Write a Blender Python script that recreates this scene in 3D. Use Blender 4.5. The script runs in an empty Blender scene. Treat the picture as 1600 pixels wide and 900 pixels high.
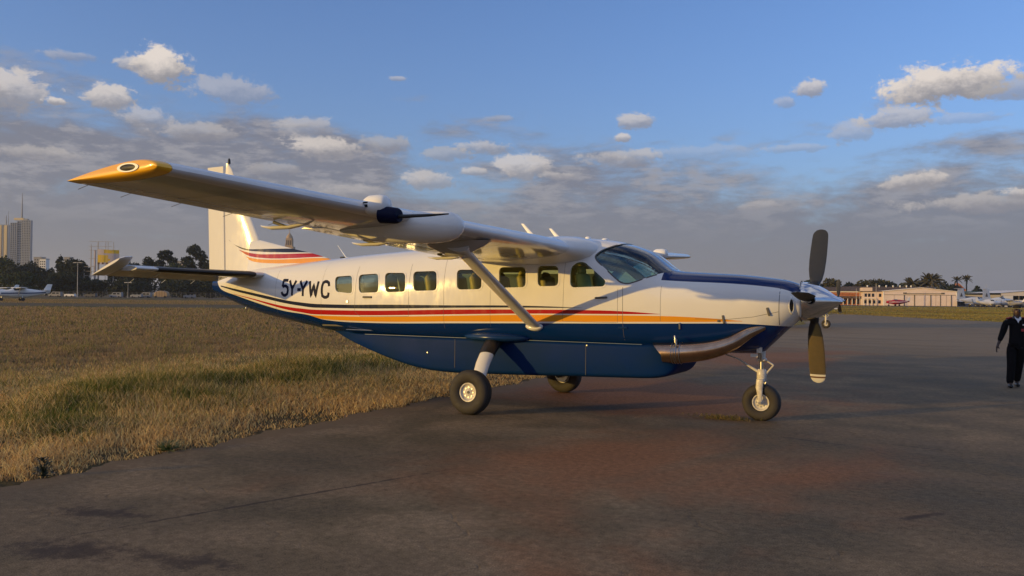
import bpy, bmesh, math, random
import numpy as np
from mathutils import Vector, Matrix, Euler
from math import sin, cos, pi, radians, sqrt, atan2, asin
random.seed(7); rng = np.random.default_rng(7)
S = bpy.context.scene
COL = S.collection

# ------------------------------------------------------------------ camera
CAM = dict(f=1299.677, x=1.3783, y=-12.6575, z=1.7941, yaw=-0.4872, pitch=.0107, roll=.01)
def cam_axes():
    y, p, r = CAM['yaw'], CAM['pitch'], CAM['roll']
    f = np.array([sin(y)*cos(p), cos(y)*cos(p), sin(p)])
    rt = np.array([cos(y), -sin(y), 0.]); up = np.cross(rt, f)
    return cos(r)*rt+sin(r)*up, -sin(r)*rt+cos(r)*up, f
RT, UP, FW = cam_axes()
camd = bpy.data.cameras.new('camera'); cam = bpy.data.objects.new('camera', camd); COL.objects.link(cam)
camd.sensor_width = 36; camd.lens = 36*CAM['f']/1600; camd.clip_start = .1; camd.clip_end = 30000
m = Matrix((RT, UP, -FW)).transposed().to_4x4(); m.translation = (CAM['x'], CAM['y'], CAM['z']); cam.matrix_world = m
S.camera = cam
FL = np.array([FW[0], FW[1]]); FL /= np.linalg.norm(FL); RL = np.array([FL[1], -FL[0]])
FACE = atan2(RL[1], RL[0])
def place(u, d, z=0.):
    """ground point seen in picture column u (1600 wide) at depth d metres"""
    p = np.array([CAM['x'], CAM['y']]) + FL*d + RL*d*(u-800)/CAM['f']
    return (float(p[0]), float(p[1]), z)
def direction(u, v):
    r = FW+RT*(u-800)/CAM['f']-UP*(v-450)/CAM['f']; r = r/np.linalg.norm(r)
    return atan2(r[0], r[1]), asin(r[2])

# ------------------------------------------------------------------ light
S.view_settings.view_transform = 'Standard'; S.view_settings.look = 'None'
S.view_settings.exposure = 0.0; S.view_settings.gamma = 1.0
S.render.engine = 'CYCLES'
SUN_EL = radians(7.0); SUNV = np.array([-.80, -1.0, 0]); SUNV /= np.linalg.norm(SUNV)   # towards the sun
sund = bpy.data.lights.new('sun', 'SUN'); sund.energy = 4.0; sund.angle = radians(.5); sund.color = (1., .63, .16)
sun = bpy.data.objects.new('sun', sund); COL.objects.link(sun)
sd = Vector((SUNV[0]*cos(SUN_EL), SUNV[1]*cos(SUN_EL), sin(SUN_EL)))
sun.rotation_euler = sd.to_track_quat('Z', 'Y').to_euler(); sun.location = (-30, -40, 20)

class NT:
    """small helper round a node tree"""
    def __init__(s, nt): s.nt = nt; s.n = nt.nodes; s.l = nt.links
    def set(s, sock, v):
        if isinstance(v, bpy.types.NodeSocket): s.l.new(v, sock)
        else: sock.default_value = v
    def m(s, op, *a, clamp=False):
        n = s.n.new('ShaderNodeMath'); n.operation = op; n.use_clamp = clamp
        for i, v in enumerate(a): s.set(n.inputs[i], v)
        return n.outputs[0]
    def mix(s, f, a, b, bt='MIX'):
        n = s.n.new('ShaderNodeMix'); n.data_type = 'RGBA'; n.blend_type = bt
        s.set(n.inputs[0], f)
        for k, v in ((6, a), (7, b)):
            if isinstance(v, (tuple, list)) and len(v) == 3: v = (*v, 1)
            s.set(n.inputs[k], v)
        return n.outputs[2]
    def ramp(s, x, lo, hi, a=0., b=1., kind='SMOOTHSTEP'):
        n = s.n.new('ShaderNodeMapRange'); n.interpolation_type = kind
        for i, v in enumerate((x, lo, hi, a, b)): s.set(n.inputs[i], v)
        return n.outputs[0]
    def noise(s, vec, scale, detail=5, rough=.55, dist=0., w=None):
        n = s.n.new('ShaderNodeTexNoise'); s.set(n.inputs['Vector'], vec)
        n.inputs['Scale'].default_value = scale; n.inputs['Detail'].default_value = detail
        n.inputs['Roughness'].default_value = rough; n.inputs['Distortion'].default_value = dist
        return n.outputs[0]
    def vec(s, x, y, z):
        n = s.n.new('ShaderNodeCombineXYZ')
        for i, v in enumerate((x, y, z)): s.set(n.inputs[i], v)
        return n.outputs[0]
    def sep(s, v):
        n = s.n.new('ShaderNodeSeparateXYZ'); s.l.new(v, n.inputs[0]); return n.outputs
    def vmul(s, v, k):
        n = s.n.new('ShaderNodeVectorMath'); n.operation = 'MULTIPLY'; s.l.new(v, n.inputs[0]); n.inputs[1].default_value = k
        return n.outputs[0]

W = bpy.data.worlds.new('World'); S.world = W; W.use_nodes = True
w = NT(W.node_tree); w.n.clear()
out = w.n.new('ShaderNodeOutputWorld')
sky = w.n.new('ShaderNodeTexSky'); sky.sky_type = 'NISHITA'; sky.sun_disc = False
sky.sun_elevation = SUN_EL; sky.sun_rotation = atan2(SUNV[0], SUNV[1]); sky.altitude = 1700; sky.dust_density = 1.0; sky.air_density = 1.2; sky.ozone_density = 2.2
tc = w.n.new('ShaderNodeTexCoord'); D = tc.outputs['Generated']
dx, dy, dz = w.sep(D)
AZ = w.m('ARCTAN2', dx, dy); EL = w.m('ARCSINE', dz)
AZR = w.m('SUBTRACT', AZ, CAM['yaw'])
SKYGAIN = 1.85
base = w.mix(1., sky.outputs[0], (SKYGAIN*.80, SKYGAIN*.96, SKYGAIN*1.40, 1), 'MULTIPLY')
# high-level evening haze near the horizon
hz = w.m('POWER', 2.718, w.m('MULTIPLY', w.m('MAXIMUM', EL, 0.), -7.5))
# the low sun warms the haze on its own side of the sky
dp = w.n.new('ShaderNodeVectorMath'); dp.operation = 'DOT_PRODUCT'; w.l.new(D, dp.inputs[0]); dp.inputs[1].default_value = (SUNV[0]*cos(SUN_EL), SUNV[1]*cos(SUN_EL), sin(SUN_EL))
glow = w.m('POWER', w.ramp(dp.outputs['Value'], .0, 1., 0., 1., 'LINEAR'), 4.)
base = w.mix(w.m('MULTIPLY', hz, .80), base, w.mix(glow, (2.1, 2.2, 2.55), (16., 11.5, 6.0)))
# broad bank of grey evening cloud, thickest low down; warped noise on stretched directions
stretch = w.vec(w.m('MULTIPLY', dx, 1.), w.m('MULTIPLY', dy, 1.), w.m('MULTIPLY', dz, 3.2))
n1 = w.noise(stretch, 4.2, 7, .6, .4)
n2 = w.noise(stretch, 13., 7, .62, .3)
n3 = w.noise(w.vmul(stretch, (1, 1, 1.2)), 34., 7, .66)
lim = w.ramp(AZR, -.65, .60, .225, .135, 'LINEAR')
cov = w.ramp(w.m('SUBTRACT', EL, lim), -.11, .10, 1., 0.)
f1 = w.m('ADD', w.m('MULTIPLY', n1, .62), w.m('MULTIPLY', n2, .38))
dens = w.m('ADD', f1, w.m('MULTIPLY', w.m('SUBTRACT', cov, .5), .36))
bank = w.ramp(dens, .43, .61, 0., .90)
pale_light = w.ramp(w.m('ADD', w.m('MULTIPLY', n2, .55), w.m('MULTIPLY', n3, .45)), .47, .60)
lit = w.m('MULTIPLY', pale_light, w.ramp(EL, .05, .13))
bankcol = w.mix(w.m('MULTIPLY', lit, .38), (1.95, 2.0, 2.45), (5.6, 5.2, 5.1))
bankcol = w.mix(w.ramp(EL, 0., .10, .85, 0.), bankcol, (2.1, 2.1, 2.28))
bankcol = w.mix(w.m('MULTIPLY', glow, .8), bankcol, (11., 8., 4.6))
skyc = w.mix(bank, base, bankcol)
# broken sunlit cloud added unseen, overhead and behind the viewer, to lift the ambient light, as the soft even shade in the photograph implies
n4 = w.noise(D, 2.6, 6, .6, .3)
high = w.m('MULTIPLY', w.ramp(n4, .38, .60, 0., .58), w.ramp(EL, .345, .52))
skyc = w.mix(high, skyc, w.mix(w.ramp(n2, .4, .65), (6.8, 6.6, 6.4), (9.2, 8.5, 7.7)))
# the single clouds one can tell apart: (column, row, half width, half height, strength, brightness)
CLOUDS = [(1478, 130, 100, 34, 1., .95), (1578, 138, 50, 18, .6, .3), (1402, 184, 62, 18, .7, .6), (1264, 139, 27, 17, .8, .75), (1226, 160, 18, 11, .45, .5),
 (1425, 283, 58, 17, .85, .7), (1548, 316, 120, 17, .65, .5), (1590, 303, 30, 10, .8, .8), (252, 103, 50, 35, 1., .95), (204, 99, 26, 13, .7, .7), (172, 150, 44, 24, .85, .8),
 (20, 140, 60, 32, .8, .75), (365, 142, 70, 26, .5, .5), (86, 158, 17, 8, .9, .9), (512, 231, 68, 22, .8, .8), (485, 198, 60, 18, .5, .6), (990, 188, 36, 14, .75, .65),
 (972, 215, 16, 8, .8, .8), (752, 230, 55, 12, .6, .6), (822, 262, 52, 26, .75, .8), (668, 281, 50, 18, .65, .7), (120, 88, 50, 9, .4, .5), (975, 247, 85, 17, .6, .5),
 (620, 123, 16, 5, .5, .6), (780, 186, 28, 7, .4, .3), (1330, 205, 36, 20, .45, .5), (1190, 322, 45, 10, .35, .6), (230, 185, 45, 22, .5, .7), (1080, 240, 120, 14, .25, .5), (600, 225, 60, 16, .6, .25), (560, 300, 70, 14, .4, .5), (740, 268, 30, 9, .7, .7), (700, 240, 46, 14, .55, .3), (870, 275, 40, 9, .5, .6), (430, 265, 50, 12, .4, .5), (310, 205, 60, 16, .5, .55), (60, 240, 70, 12, .5, .5), (1500, 185, 60, 10, .3, .5), (1240, 232, 60, 8, .35, .5)]
ne = w.noise(w.vmul(D, (1, 1, 1.7)), 30., 8, .66, .6)
nf = w.noise(w.vmul(D, (1, 1, 1.4)), 95., 7, .68)
edge = w.m('ADD', w.m('MULTIPLY', w.m('SUBTRACT', ne, .5), 2.5), w.m('MULTIPLY', w.m('SUBTRACT', nf, .5), 1.7))
for (u, v, ru, rv, st, br) in CLOUDS:
    a0, e0 = direction(u, v)
    px = w.m('MULTIPLY', w.m('SUBTRACT', AZ, a0), 1300/ru); pe = w.m('MULTIPLY', w.m('SUBTRACT', EL, e0), 1300/rv)
    r = w.m('SQRT', w.m('ADD', w.m('MULTIPLY', px, px), w.m('MULTIPLY', pe, pe)))
    a = w.m('MULTIPLY', w.ramp(w.m('ADD', w.m('MULTIPLY', w.m('SUBTRACT', 1., r), 1.5), edge), .08, .66), st)
    top = w.ramp(w.m('ADD', w.m('ADD', pe, w.m('MULTIPLY', px, -.25)), w.m('MULTIPLY', edge, .55)), -.55, .45, 0., 1.)
    cc = w.mix(top, (2.5+.6*br, 2.45+.6*br, 2.8+.55*br), (3.7+4.6*br, 3.55+3.9*br, 3.5+3.3*br))
    skyc = w.mix(a, skyc, cc)
# below the horizon the sky closes with the haze tone
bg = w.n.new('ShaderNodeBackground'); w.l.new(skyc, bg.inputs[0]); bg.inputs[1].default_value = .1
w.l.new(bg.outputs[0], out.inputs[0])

# ------------------------------------------------------------------ materials
def mat(name, color, rough=.5, metal=0., coat=0., noise=None, bump=None, spec=.5, objspace=True, aniso=None):
    """noise=(scale, amount, colour2), bump=(scale, strength)"""
    mt = bpy.data.materials.new(name); mt.use_nodes = True; g = NT(mt.node_tree)
    b = g.n['Principled BSDF']; b.inputs['Roughness'].default_value = rough; b.inputs['Metallic'].default_value = metal
    b.inputs['Coat Weight'].default_value = coat; b.inputs['Coat Roughness'].default_value = .06; b.inputs['Specular IOR Level'].default_value = spec
    c = (*color, 1); tcn = g.n.new('ShaderNodeTexCoord'); V = tcn.outputs['Object']
    if noise:
        n = g.noise(V, noise[0], 5, .6); col = g.mix(g.ramp(n, .5-noise[1]*.5, .5+noise[1]*.5), color, noise[2]); g.l.new(col, b.inputs['Base Color'])
        g.l.new(g.ramp(n, .3, .7, rough*.85, min(1, rough*1.15)), b.inputs['Roughness'])
    else: b.inputs['Base Color'].default_value = c
    if bump:
        bn = g.n.new('ShaderNodeBump'); bn.inputs['Strength'].default_value = bump[1]; bn.inputs['Distance'].default_value = .02
        g.l.new(g.noise(V, bump[0], 4, .6), bn.inputs['Height']); g.l.new(bn.outputs[0], b.inputs['Normal'])
    return mt
def vcol_mat(name, rough=.8, transl=.0):
    mt = bpy.data.materials.new(name); mt.use_nodes = True; g = NT(mt.node_tree); b = g.n['Principled BSDF']
    at = g.n.new('ShaderNodeAttribute'); at.attribute_name = 'tint'; g.l.new(at.outputs['Color'], b.inputs['Base Color'])
    b.inputs['Roughness'].default_value = rough; b.inputs['Specular IOR Level'].default_value = .2
    if transl:
        t = g.n.new('ShaderNodeBsdfTranslucent'); g.l.new(at.outputs['Color'], t.inputs[0])
        mx = g.n.new('ShaderNodeMixShader'); mx.inputs[0].default_value = transl
        g.l.new(b.outputs[0], mx.inputs[1]); g.l.new(t.outputs[0], mx.inputs[2]); g.l.new(mx.outputs[0], g.n['Material Output'].inputs[0])
    return mt

WHITE = (.78, .77, .74); NAVY = (.004, .020, .10); BLUE = (.002, .024, .13); RED = (.42, .012, .014); YEL = (.80, .33, .02); DKN = (.018, .024, .05)
BX0, BX1, BZ0, BZ1 = -12.8, -.5, 1.0, 4.8
def livery(name, stripes, base=WHITE, rough=.14, zr=(1.0, 2.8)):
    """painted bands between two height curves along the length; stripes: (colour, lower, upper, x0, x1)"""
    mt = bpy.data.materials.new(name); mt.use_nodes = True; g = NT(mt.node_tree); b = g.n['Principled BSDF']
    tcn = g.n.new('ShaderNodeTexCoord'); P = tcn.outputs['Object']; X, Y, Z = g.sep(P)
    xn = g.ramp(X, BX0, BX1, 0., 1., 'LINEAR')
    def curve(pts):
        if isinstance(pts, (int, float)): return float(pts)
        n = g.n.new('ShaderNodeFloatCurve'); c = n.mapping.curves[0]
        pts = sorted(pts); q = [((x-BX0)/(BX1-BX0), (z-zr[0])/(zr[1]-zr[0])) for x, z in pts]
        while len(c.points) < len(q): c.points.new(.5, .5)
        for i, (a, z) in enumerate(q): c.points[i].location = (a, z); c.points[i].handle_type = 'AUTO_CLAMPED'
        n.mapping.update(); g.l.new(xn, n.inputs[1])
        return g.ramp(n.outputs[0], 0., 1., zr[0], zr[1], 'LINEAR')
    nz = g.noise(P, 1.3, 6, .65)
    grime = g.noise(g.vmul(P, (1, 1, .35)), 9, 5, .65)
    col = g.mix(g.m('MULTIPLY', g.ramp(nz, .45, .75), .10), base, tuple(c*.72 for c in base))
    for (c, lo, hi, x0, x1) in stripes:
        f = g.m('MULTIPLY', g.m('GREATER_THAN', Z, curve(lo)), g.m('LESS_THAN', Z, curve(hi)))
        f = g.m('MULTIPLY', f, g.m('MULTIPLY', g.m('GREATER_THAN', X, x0), g.m('LESS_THAN', X, x1)))
        col = g.mix(f, col, c)
    g.l.new(col, b.inputs['Base Color'])
    b.inputs['Roughness'].default_value = rough; g.l.new(g.ramp(grime, .35, .75, rough*.7, rough*1.6), b.inputs['Roughness'])
    b.inputs['Coat Weight'].default_value = .25; b.inputs['Coat Roughness'].default_value = .03; b.inputs['Specular IOR Level'].default_value = .35
    bn = g.n.new('ShaderNodeBump'); bn.inputs['Strength'].default_value = .10; bn.inputs['Distance'].default_value = .02
    g.l.new(g.noise(P, 3.2, 3, .5), bn.inputs['Height']); g.l.new(bn.outputs[0], b.inputs['Normal'])
    return mt
cA=[(-12.128,1.973),(-11.568,1.894),(-11.035,1.824),(-10.516,1.758),(-10.016,1.690),(-9.537,1.650),(-9.084,1.626),(-8.260,1.623),(-7.515,1.635),(-6.112,1.643),(-4.895,1.655),(-4.323,1.652),(-3.666,1.636)]
cB=[(-11.965,1.919),(-11.569,1.848),(-11.038,1.770),(-10.520,1.695),(-10.021,1.629),(-9.543,1.583),(-9.087,1.556),(-7.880,1.560),(-5.860,1.605),(-4.895,1.622),(-4.046,1.630),(-3.666,1.634)]
cC=[(-11.689,1.798),(-11.047,1.709),(-10.532,1.631),(-10.035,1.567),(-9.552,1.534),(-9.092,1.518),(-7.881,1.522),(-5.860,1.575),(-4.721,1.593),(-3.645,1.602),(-2.997,1.593),(-2.447,1.562)]
cD=[(-11.690,1.792),(-11.052,1.687),(-10.543,1.593),(-10.054,1.513),(-9.577,1.461),(-9.114,1.430),(-7.888,1.440),(-5.860,1.497),(-4.720,1.528),(-3.506,1.545),(-2.752,1.554),(-2.447,1.559)]
cE=[(-9.588,1.436),(-9.120,1.410),(-7.891,1.415),(-5.860,1.475),(-4.894,1.504),(-3.506,1.526),(-2.513,1.533),(-1.821,1.515),(-1.293,1.480)]
cF=[(-9.592,1.430),(-9.142,1.361),(-8.711,1.336),(-7.910,1.332),(-5.865,1.376),(-4.898,1.396),(-2.514,1.444),(-1.823,1.457),(-1.293,1.474)]
cG=[(-12.6,2.3),(-12.3,2.1),(-12.088,1.879),(-11.585,1.763),(-11.064,1.651),(-10.560,1.555),(-10.073,1.476),(-9.399,1.418),(-8.887,1.331),(-7.919,1.306),(-5.868,1.347),(-4.899,1.370),(-2.515,1.420),(-1.824,1.435),(-1.425,1.442),(-0.958,1.426),(-0.626,1.401)]
cH=[(-2.50,2.068),(-2.079,2.046),(-1.737,2.033),(-1.393,2.014),(-1.041,1.985),(-0.786,1.950),(-0.646,1.906),(-0.563,1.861)]
M = {}
M['fus'] = livery('fuselage_paint', [(DKN, cB, cA, -12.13, -3.667), (RED, cD, cC, -11.69, -2.447), (YEL, cF, cE, -9.59, -1.293), (BLUE, .0, cG, -14, 0), (NAVY, cH, 5., -2.47, 0)])
fA=[(-12.03,2.93),(-11.78,2.80),(-11.32,2.72),(-10.64,2.72),(-10.05,2.715),(-9.6,2.60)]
fB=[(-12.03,2.925),(-11.72,2.76),(-11.55,2.71),(-11.1,2.665),(-10.6,2.645),(-9.8,2.63),(-9.4,2.6)]
fC=[(-11.72,2.715),(-11.40,2.645),(-10.95,2.61),(-10.6,2.61),(-9.8,2.615),(-9.4,2.6)]
fD=[(-11.72,2.71),(-11.40,2.58),(-10.95,2.53),(-10.6,2.52),(-9.8,2.535),(-9.3,2.55)]
fE=[(-11.52,2.57),(-11.16,2.515),(-10.6,2.50),(-9.7,2.52),(-9.1,2.5)]
fF=[(-11.52,2.565),(-11.3,2.47),(-10.95,2.43),(-10.3,2.42),(-9.5,2.43),(-9.0,2.44)]
M['fin'] = livery('fin_paint', [(DKN, fB, fA, -12.03, -9.3), (RED, fD, fC, -11.72, -9.0), (YEL, fF, fE, -11.52, -8.5)], zr=(2.0, 4.8))
M['white'] = livery('white_paint', [])
M['blue'] = mat('blue_paint', BLUE, .22, spec=.3, noise=(1.6, .5, (.012, .045, .14)))
M['podblue'] = mat('belly_pod_paint', (.001, .022, .125), .5, spec=.05, noise=(1.1, .35, (.005, .025, .095)), bump=(1.5, .04))
M['orange'] = mat('orange_tip_paint', (.92, .47, .015), .3, coat=.3)
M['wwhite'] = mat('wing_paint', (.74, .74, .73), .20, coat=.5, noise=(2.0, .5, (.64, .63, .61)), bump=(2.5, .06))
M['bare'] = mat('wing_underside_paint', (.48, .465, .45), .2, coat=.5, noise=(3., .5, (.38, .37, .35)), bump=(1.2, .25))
M['boot'] = mat('black_deice_boot', (.012, .012, .013), .45, bump=(30, .1))
M['rubber'] = mat('tyre_rubber', (.022, .021, .021), .75, noise=(9, .6, (.045, .038, .032)), bump=(60, .2))
M['hub'] = mat('wheel_hub_paint', (.72, .70, .64), .4, noise=(14, .4, (.5, .45, .38)))
M['chrome'] = mat('polished_spinner', (.82, .83, .85), .12, 1., noise=(3, .6, (.70, .71, .74)))
M['steel'] = mat('steel', (.5, .5, .5), .3, 1.)
M['exhaust'] = mat('heat_stained_exhaust', (.55, .40, .28), .24, 1., noise=(3.5, .5, (.30, .20, .15)), bump=(3, .04))
M['soot_recess_black'] = mat('soot_recess_black', (.01, .01, .01), .9)  # soot in the exhaust; plain black for the inlet's inner shade, slots and grooves
M['seam'] = mat('panel_seam', (.10, .095, .09), .6)
M['bladefront'] = mat('blade_front_paint', (.13, .10, .055), .55, noise=(6, .5, (.10, .08, .05)))
M['bladeback'] = mat('blade_back_paint', (.028, .030, .031), .5, noise=(6, .5, (.04, .04, .04)))
M['tip'] = mat('blade_tip_paint', (.75, .74, .70), .5); M['tipb'] = mat('blade_tip_band', (.16, .08, .035), .5)
M['liner'] = mat('cabin_liner', (.78, .76, .62), .8)
M['seat'] = mat('seat_leather', (.34, .34, .27), .6); M['seatlight'] = mat('seat_cover', (.55, .60, .46), .8)
M['darkplastic'] = mat('dark_plastic', (.015, .015, .017), .55)
M['pale_light'] = mat('window_light_cloth', (.66, .66, .44), .8)  # pale translucent sheet imitating light and reflections in the cabin windows
g = NT(M['pale_light'].node_tree); tl = g.n.new('ShaderNodeBsdfTranslucent'); tl.inputs[0].default_value = (.95, .93, .66, 1); mx = g.n.new('ShaderNodeMixShader'); mx.inputs[0].default_value = .6
g.l.new(g.n['Principled BSDF'].outputs[0], mx.inputs[1]); g.l.new(tl.outputs[0], mx.inputs[2]); g.l.new(mx.outputs[0], g.n['Material Output'].inputs[0])
M['steelblue'] = mat('pod_flange_paint', (.10, .16, .26), .4)
M['letter'] = mat('letter_paint', (.004, .007, .03), .5, spec=.1)
M['ltwhite'] = mat('bright_plastic', (.85, .85, .83), .35)
def glass(name, tint, refl=1.0, rough=.01):
    mt = bpy.data.materials.new(name); mt.use_nodes = True; g = NT(mt.node_tree); g.n.remove(g.n['Principled BSDF'])
    t = g.n.new('ShaderNodeBsdfTransparent'); t.inputs[0].default_value = (*tint, 1)
    gl = g.n.new('ShaderNodeBsdfGlossy'); gl.inputs[0].default_value = (1, 1, 1, 1); gl.inputs[1].default_value = rough
    fr = g.n.new('ShaderNodeFresnel'); fr.inputs[0].default_value = 1.5
    mx = g.n.new('ShaderNodeMixShader'); g.l.new(g.m('MULTIPLY', fr.outputs[0], refl, clamp=True), mx.inputs[0])
    g.l.new(t.outputs[0], mx.inputs[1]); g.l.new(gl.outputs[0], mx.inputs[2]); g.l.new(mx.outputs[0], g.n['Material Output'].inputs[0])
    return mt
M['glass'] = glass('window_glass', (.97, .95, .70), .35)
M['wsglass'] = glass('windshield_glass', (.56, .74, .78), 1.7)

# ------------------------------------------------------------------ object helpers
def empty(name, loc=(0, 0, 0), rz=0., label=None, cat=None, group=None):
    o = bpy.data.objects.new(name, None); COL.objects.link(o); o.location = loc; o.rotation_euler = (0, 0, rz); o.empty_display_size = .2
    return tag(o, label, cat, group)
def tag(o, label=None, cat=None, group=None, kind=None):
    if label: o['label'] = label
    if cat: o['category'] = cat
    if group: o['group'] = group
    if kind: o['kind'] = kind
    return o
def link_mesh(name, me, mats, parent=None, smooth=None):
    if not isinstance(mats, (list, tuple)): mats = [mats]
    if not len(me.materials):
        for k in mats: me.materials.append(M[k] if isinstance(k, str) else k)
    if smooth is not None:
        if smooth: me.polygons.foreach_set('use_smooth', [True]*len(me.polygons)); 
        if smooth and smooth < 3.1: me.set_sharp_from_angle(angle=smooth)
    o = bpy.data.objects.new(name, me); COL.objects.link(o)
    if parent: o.parent = parent
    return o
def pyd(name, v, f): 
    me = bpy.data.meshes.new(name); me.from_pydata([tuple(map(float, p)) for p in v], [], [tuple(q) for q in f]); me.update(); return me
class MB:
    """collects simple shapes into one mesh"""
    def __init__(s): s.v = []; s.f = []; s.mi = []
    def add(s, v, f, mi=0):
        b = len(s.v); s.v += [tuple(map(float, p)) for p in v]; s.f += [tuple(b+i for i in q) for q in f]; s.mi += [mi]*len(f); return s
    def box(s, c, d, mi=0, rot=None, bev=0):
        x, y, z = d[0]/2, d[1]/2, d[2]/2
        if bev:
            vs = []; 
            prof = [(-x+bev, -y), (x-bev, -y), (x, -y+bev), (x, y-bev), (x-bev, y), (-x+bev, y), (-x, y-bev), (-x, -y+bev)]
            lv = [(-z, bev), (-z+bev, 0), (z-bev, 0), (z, bev)]
            for zz, ins in lv:
                kx, ky = (x-ins)/x, (y-ins)/y
                vs += [(px*kx, py*ky, zz) for px, py in prof]
            fs = [tuple(reversed(range(8)))]+[(k*8+i, k*8+(i+1) % 8, (k+1)*8+(i+1) % 8, (k+1)*8+i) for k in range(3) for i in range(8)]+[tuple(range(24, 32))]
        else:
            vs = [(-x, -y, -z), (x, -y, -z), (x, y, -z), (-x, y, -z), (-x, -y, z), (x, -y, z), (x, y, z), (-x, y, z)]
            fs = [(3, 2, 1, 0), (4, 5, 6, 7), (0, 1, 5, 4), (1, 2, 6, 5), (2, 3, 7, 6), (3, 0, 4, 7)]
        R = Euler(rot).to_matrix() if rot else Matrix.Identity(3)
        return s.add([Vector(c)+R @ Vector(p) for p in vs], fs, mi)
    def tube(s, pts, rad, n=12, mi=0, cap=True, flat=1.):
        pts = [Vector(p) for p in pts]; rad = rad if isinstance(rad, (list, tuple)) else [rad]*len(pts)
        vs = []; fs = []; prev = None
        for i, p in enumerate(pts):
            t = (pts[min(i+1, len(pts)-1)]-pts[max(i-1, 0)]).normalized()
            a = (prev-t*prev.dot(t)).normalized() if prev is not None else (Vector((0, 0, 1)) if abs(t.z) < .9 else Vector((0, 1, 0))).cross(t).normalized()
            prev = a; b = t.cross(a)
            vs += [p+(a*cos(2*pi*k/n)*rad[i]+b*sin(2*pi*k/n)*rad[i]*flat) for k in range(n)]
        for i in range(len(pts)-1): fs += [(i*n+k, i*n+(k+1) % n, (i+1)*n+(k+1) % n, (i+1)*n+k) for k in range(n)]
        if cap: fs += [tuple(reversed(range(n))), tuple(range((len(pts)-1)*n, len(pts)*n))]
        return s.add(vs, fs, mi)
    def lathe(s, prof, n=24, axis='y', c=(0, 0, 0), mi=0, mis=None):
        """prof: (along axis, radius)"""
        vs = []; fs = []
        for a, r in prof:
            for k in range(n):
                q = (cos(2*pi*k/n)*r, sin(2*pi*k/n)*r)
                vs.append({'x': (a, q[0], q[1]), 'y': (q[1], a, q[0]), 'z': (q[0], q[1], a)}[axis])
        vs = [Vector(c)+Vector(p) for p in vs]; b = len(s.f)
        for i in range(len(prof)-1): fs += [(i*n+k, i*n+(k+1) % n, (i+1)*n+(k+1) % n, (i+1)*n+k) for k in range(n)]
        s.add(vs, fs, mi)
        if mis:
            for i in range(len(prof)-1):
                for k in range(n): s.mi[b+i*n+k] = mis[i]
        return s
    def build(s, name, mats, parent=None, smooth=None):
        me = pyd(name, s.v, s.f); me.polygons.foreach_set('material_index', s.mi)
        return link_mesh(name, me, mats, parent, smooth)
def loft(sections, cap=True, closed=True):
    n = len(sections[0]); v = [p for s in sections for p in s]; f = []
    for i in range(len(sections)-1):
        for k in range(n if closed else n-1): f.append((i*n+k, i*n+(k+1) % n, (i+1)*n+(k+1) % n, (i+1)*n+k))
    if cap: f += [tuple(reversed(range(n))), tuple(range((len(sections)-1)*n, len(sections)*n))]
    return v, f
def fix_normals(me):
    bm = bmesh.new(); bm.from_mesh(me); bmesh.ops.remove_doubles(bm, verts=bm.verts, dist=1e-6); bmesh.ops.recalc_face_normals(bm, faces=bm.faces); bm.to_mesh(me); bm.free(); return me
def copy_tree(o, parent=None, skip=()):
    c = o.copy(); COL.objects.link(c)
    if parent: c.parent = parent
    for ch in list(o.children):
        if ch.name.split('.')[0] not in skip: copy_tree(ch, c, skip)
    return c
def boolean(a, b, op):
    """a, b meshes -> new mesh"""
    oa = bpy.data.objects.new('tmp_a', a); ob = bpy.data.objects.new('tmp_b', b); COL.objects.link(oa); COL.objects.link(ob)
    md = oa.modifiers.new('b', 'BOOLEAN'); md.object = ob; md.operation = op; md.solver = 'EXACT'
    dg = bpy.context.evaluated_depsgraph_get(); r = bpy.data.meshes.new_from_object(oa.evaluated_get(dg))
    bpy.data.objects.remove(oa); bpy.data.objects.remove(ob); return r

# ------------------------------------------------------------------ fuselage surface
ST=[ # X, ztop, zbot, halfwidth, zc, n_top, n_bot
(-0.58,2.02,1.50,.33,1.76,2.1,2.1),(-0.72,2.07,1.38,.42,1.76,2.3,2.1),(-1.0,2.115,1.10,.51,1.76,2.5,1.8),
(-1.12,2.13,.995,.535,1.75,2.6,1.8),(-1.4,2.16,.985,.58,1.74,2.7,2.1),(-1.9,2.19,.98,.655,1.72,2.7,2.6),(-2.35,2.225,.98,.72,1.70,2.6,3.0),
(-2.44,2.27,.98,.73,1.70,2.5,3.1),(-2.8,2.53,.98,.77,1.68,2.6,3.2),(-3.15,2.655,.99,.795,1.66,2.9,3.3),(-3.5,2.72,1.0,.81,1.65,3.1,3.4),(-3.9,2.755,1.0,.81,1.65,3.3,3.4),
(-4.6,2.765,1.0,.81,1.65,3.3,3.4),(-5.6,2.73,1.0,.81,1.65,3.2,3.4),(-6.5,2.665,1.0,.81,1.65,3.1,3.3),(-7.4,2.61,1.02,.80,1.66,3.0,3.1),
(-8.2,2.56,1.05,.76,1.67,2.9,2.9),(-9.0,2.50,1.10,.68,1.70,2.7,2.7),(-9.6,2.455,1.18,.59,1.74,2.6,2.5),(-10.4,2.39,1.30,.45,1.80,2.5,2.4),(-11.2,2.32,1.45,.31,1.87,2.4,2.3),
(-12.0,2.22,1.68,.18,1.95,2.2,2.1),(-12.45,2.12,1.84,.09,1.98,2.0,2.0)]
FA=np.array(ST)[::-1]
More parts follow.
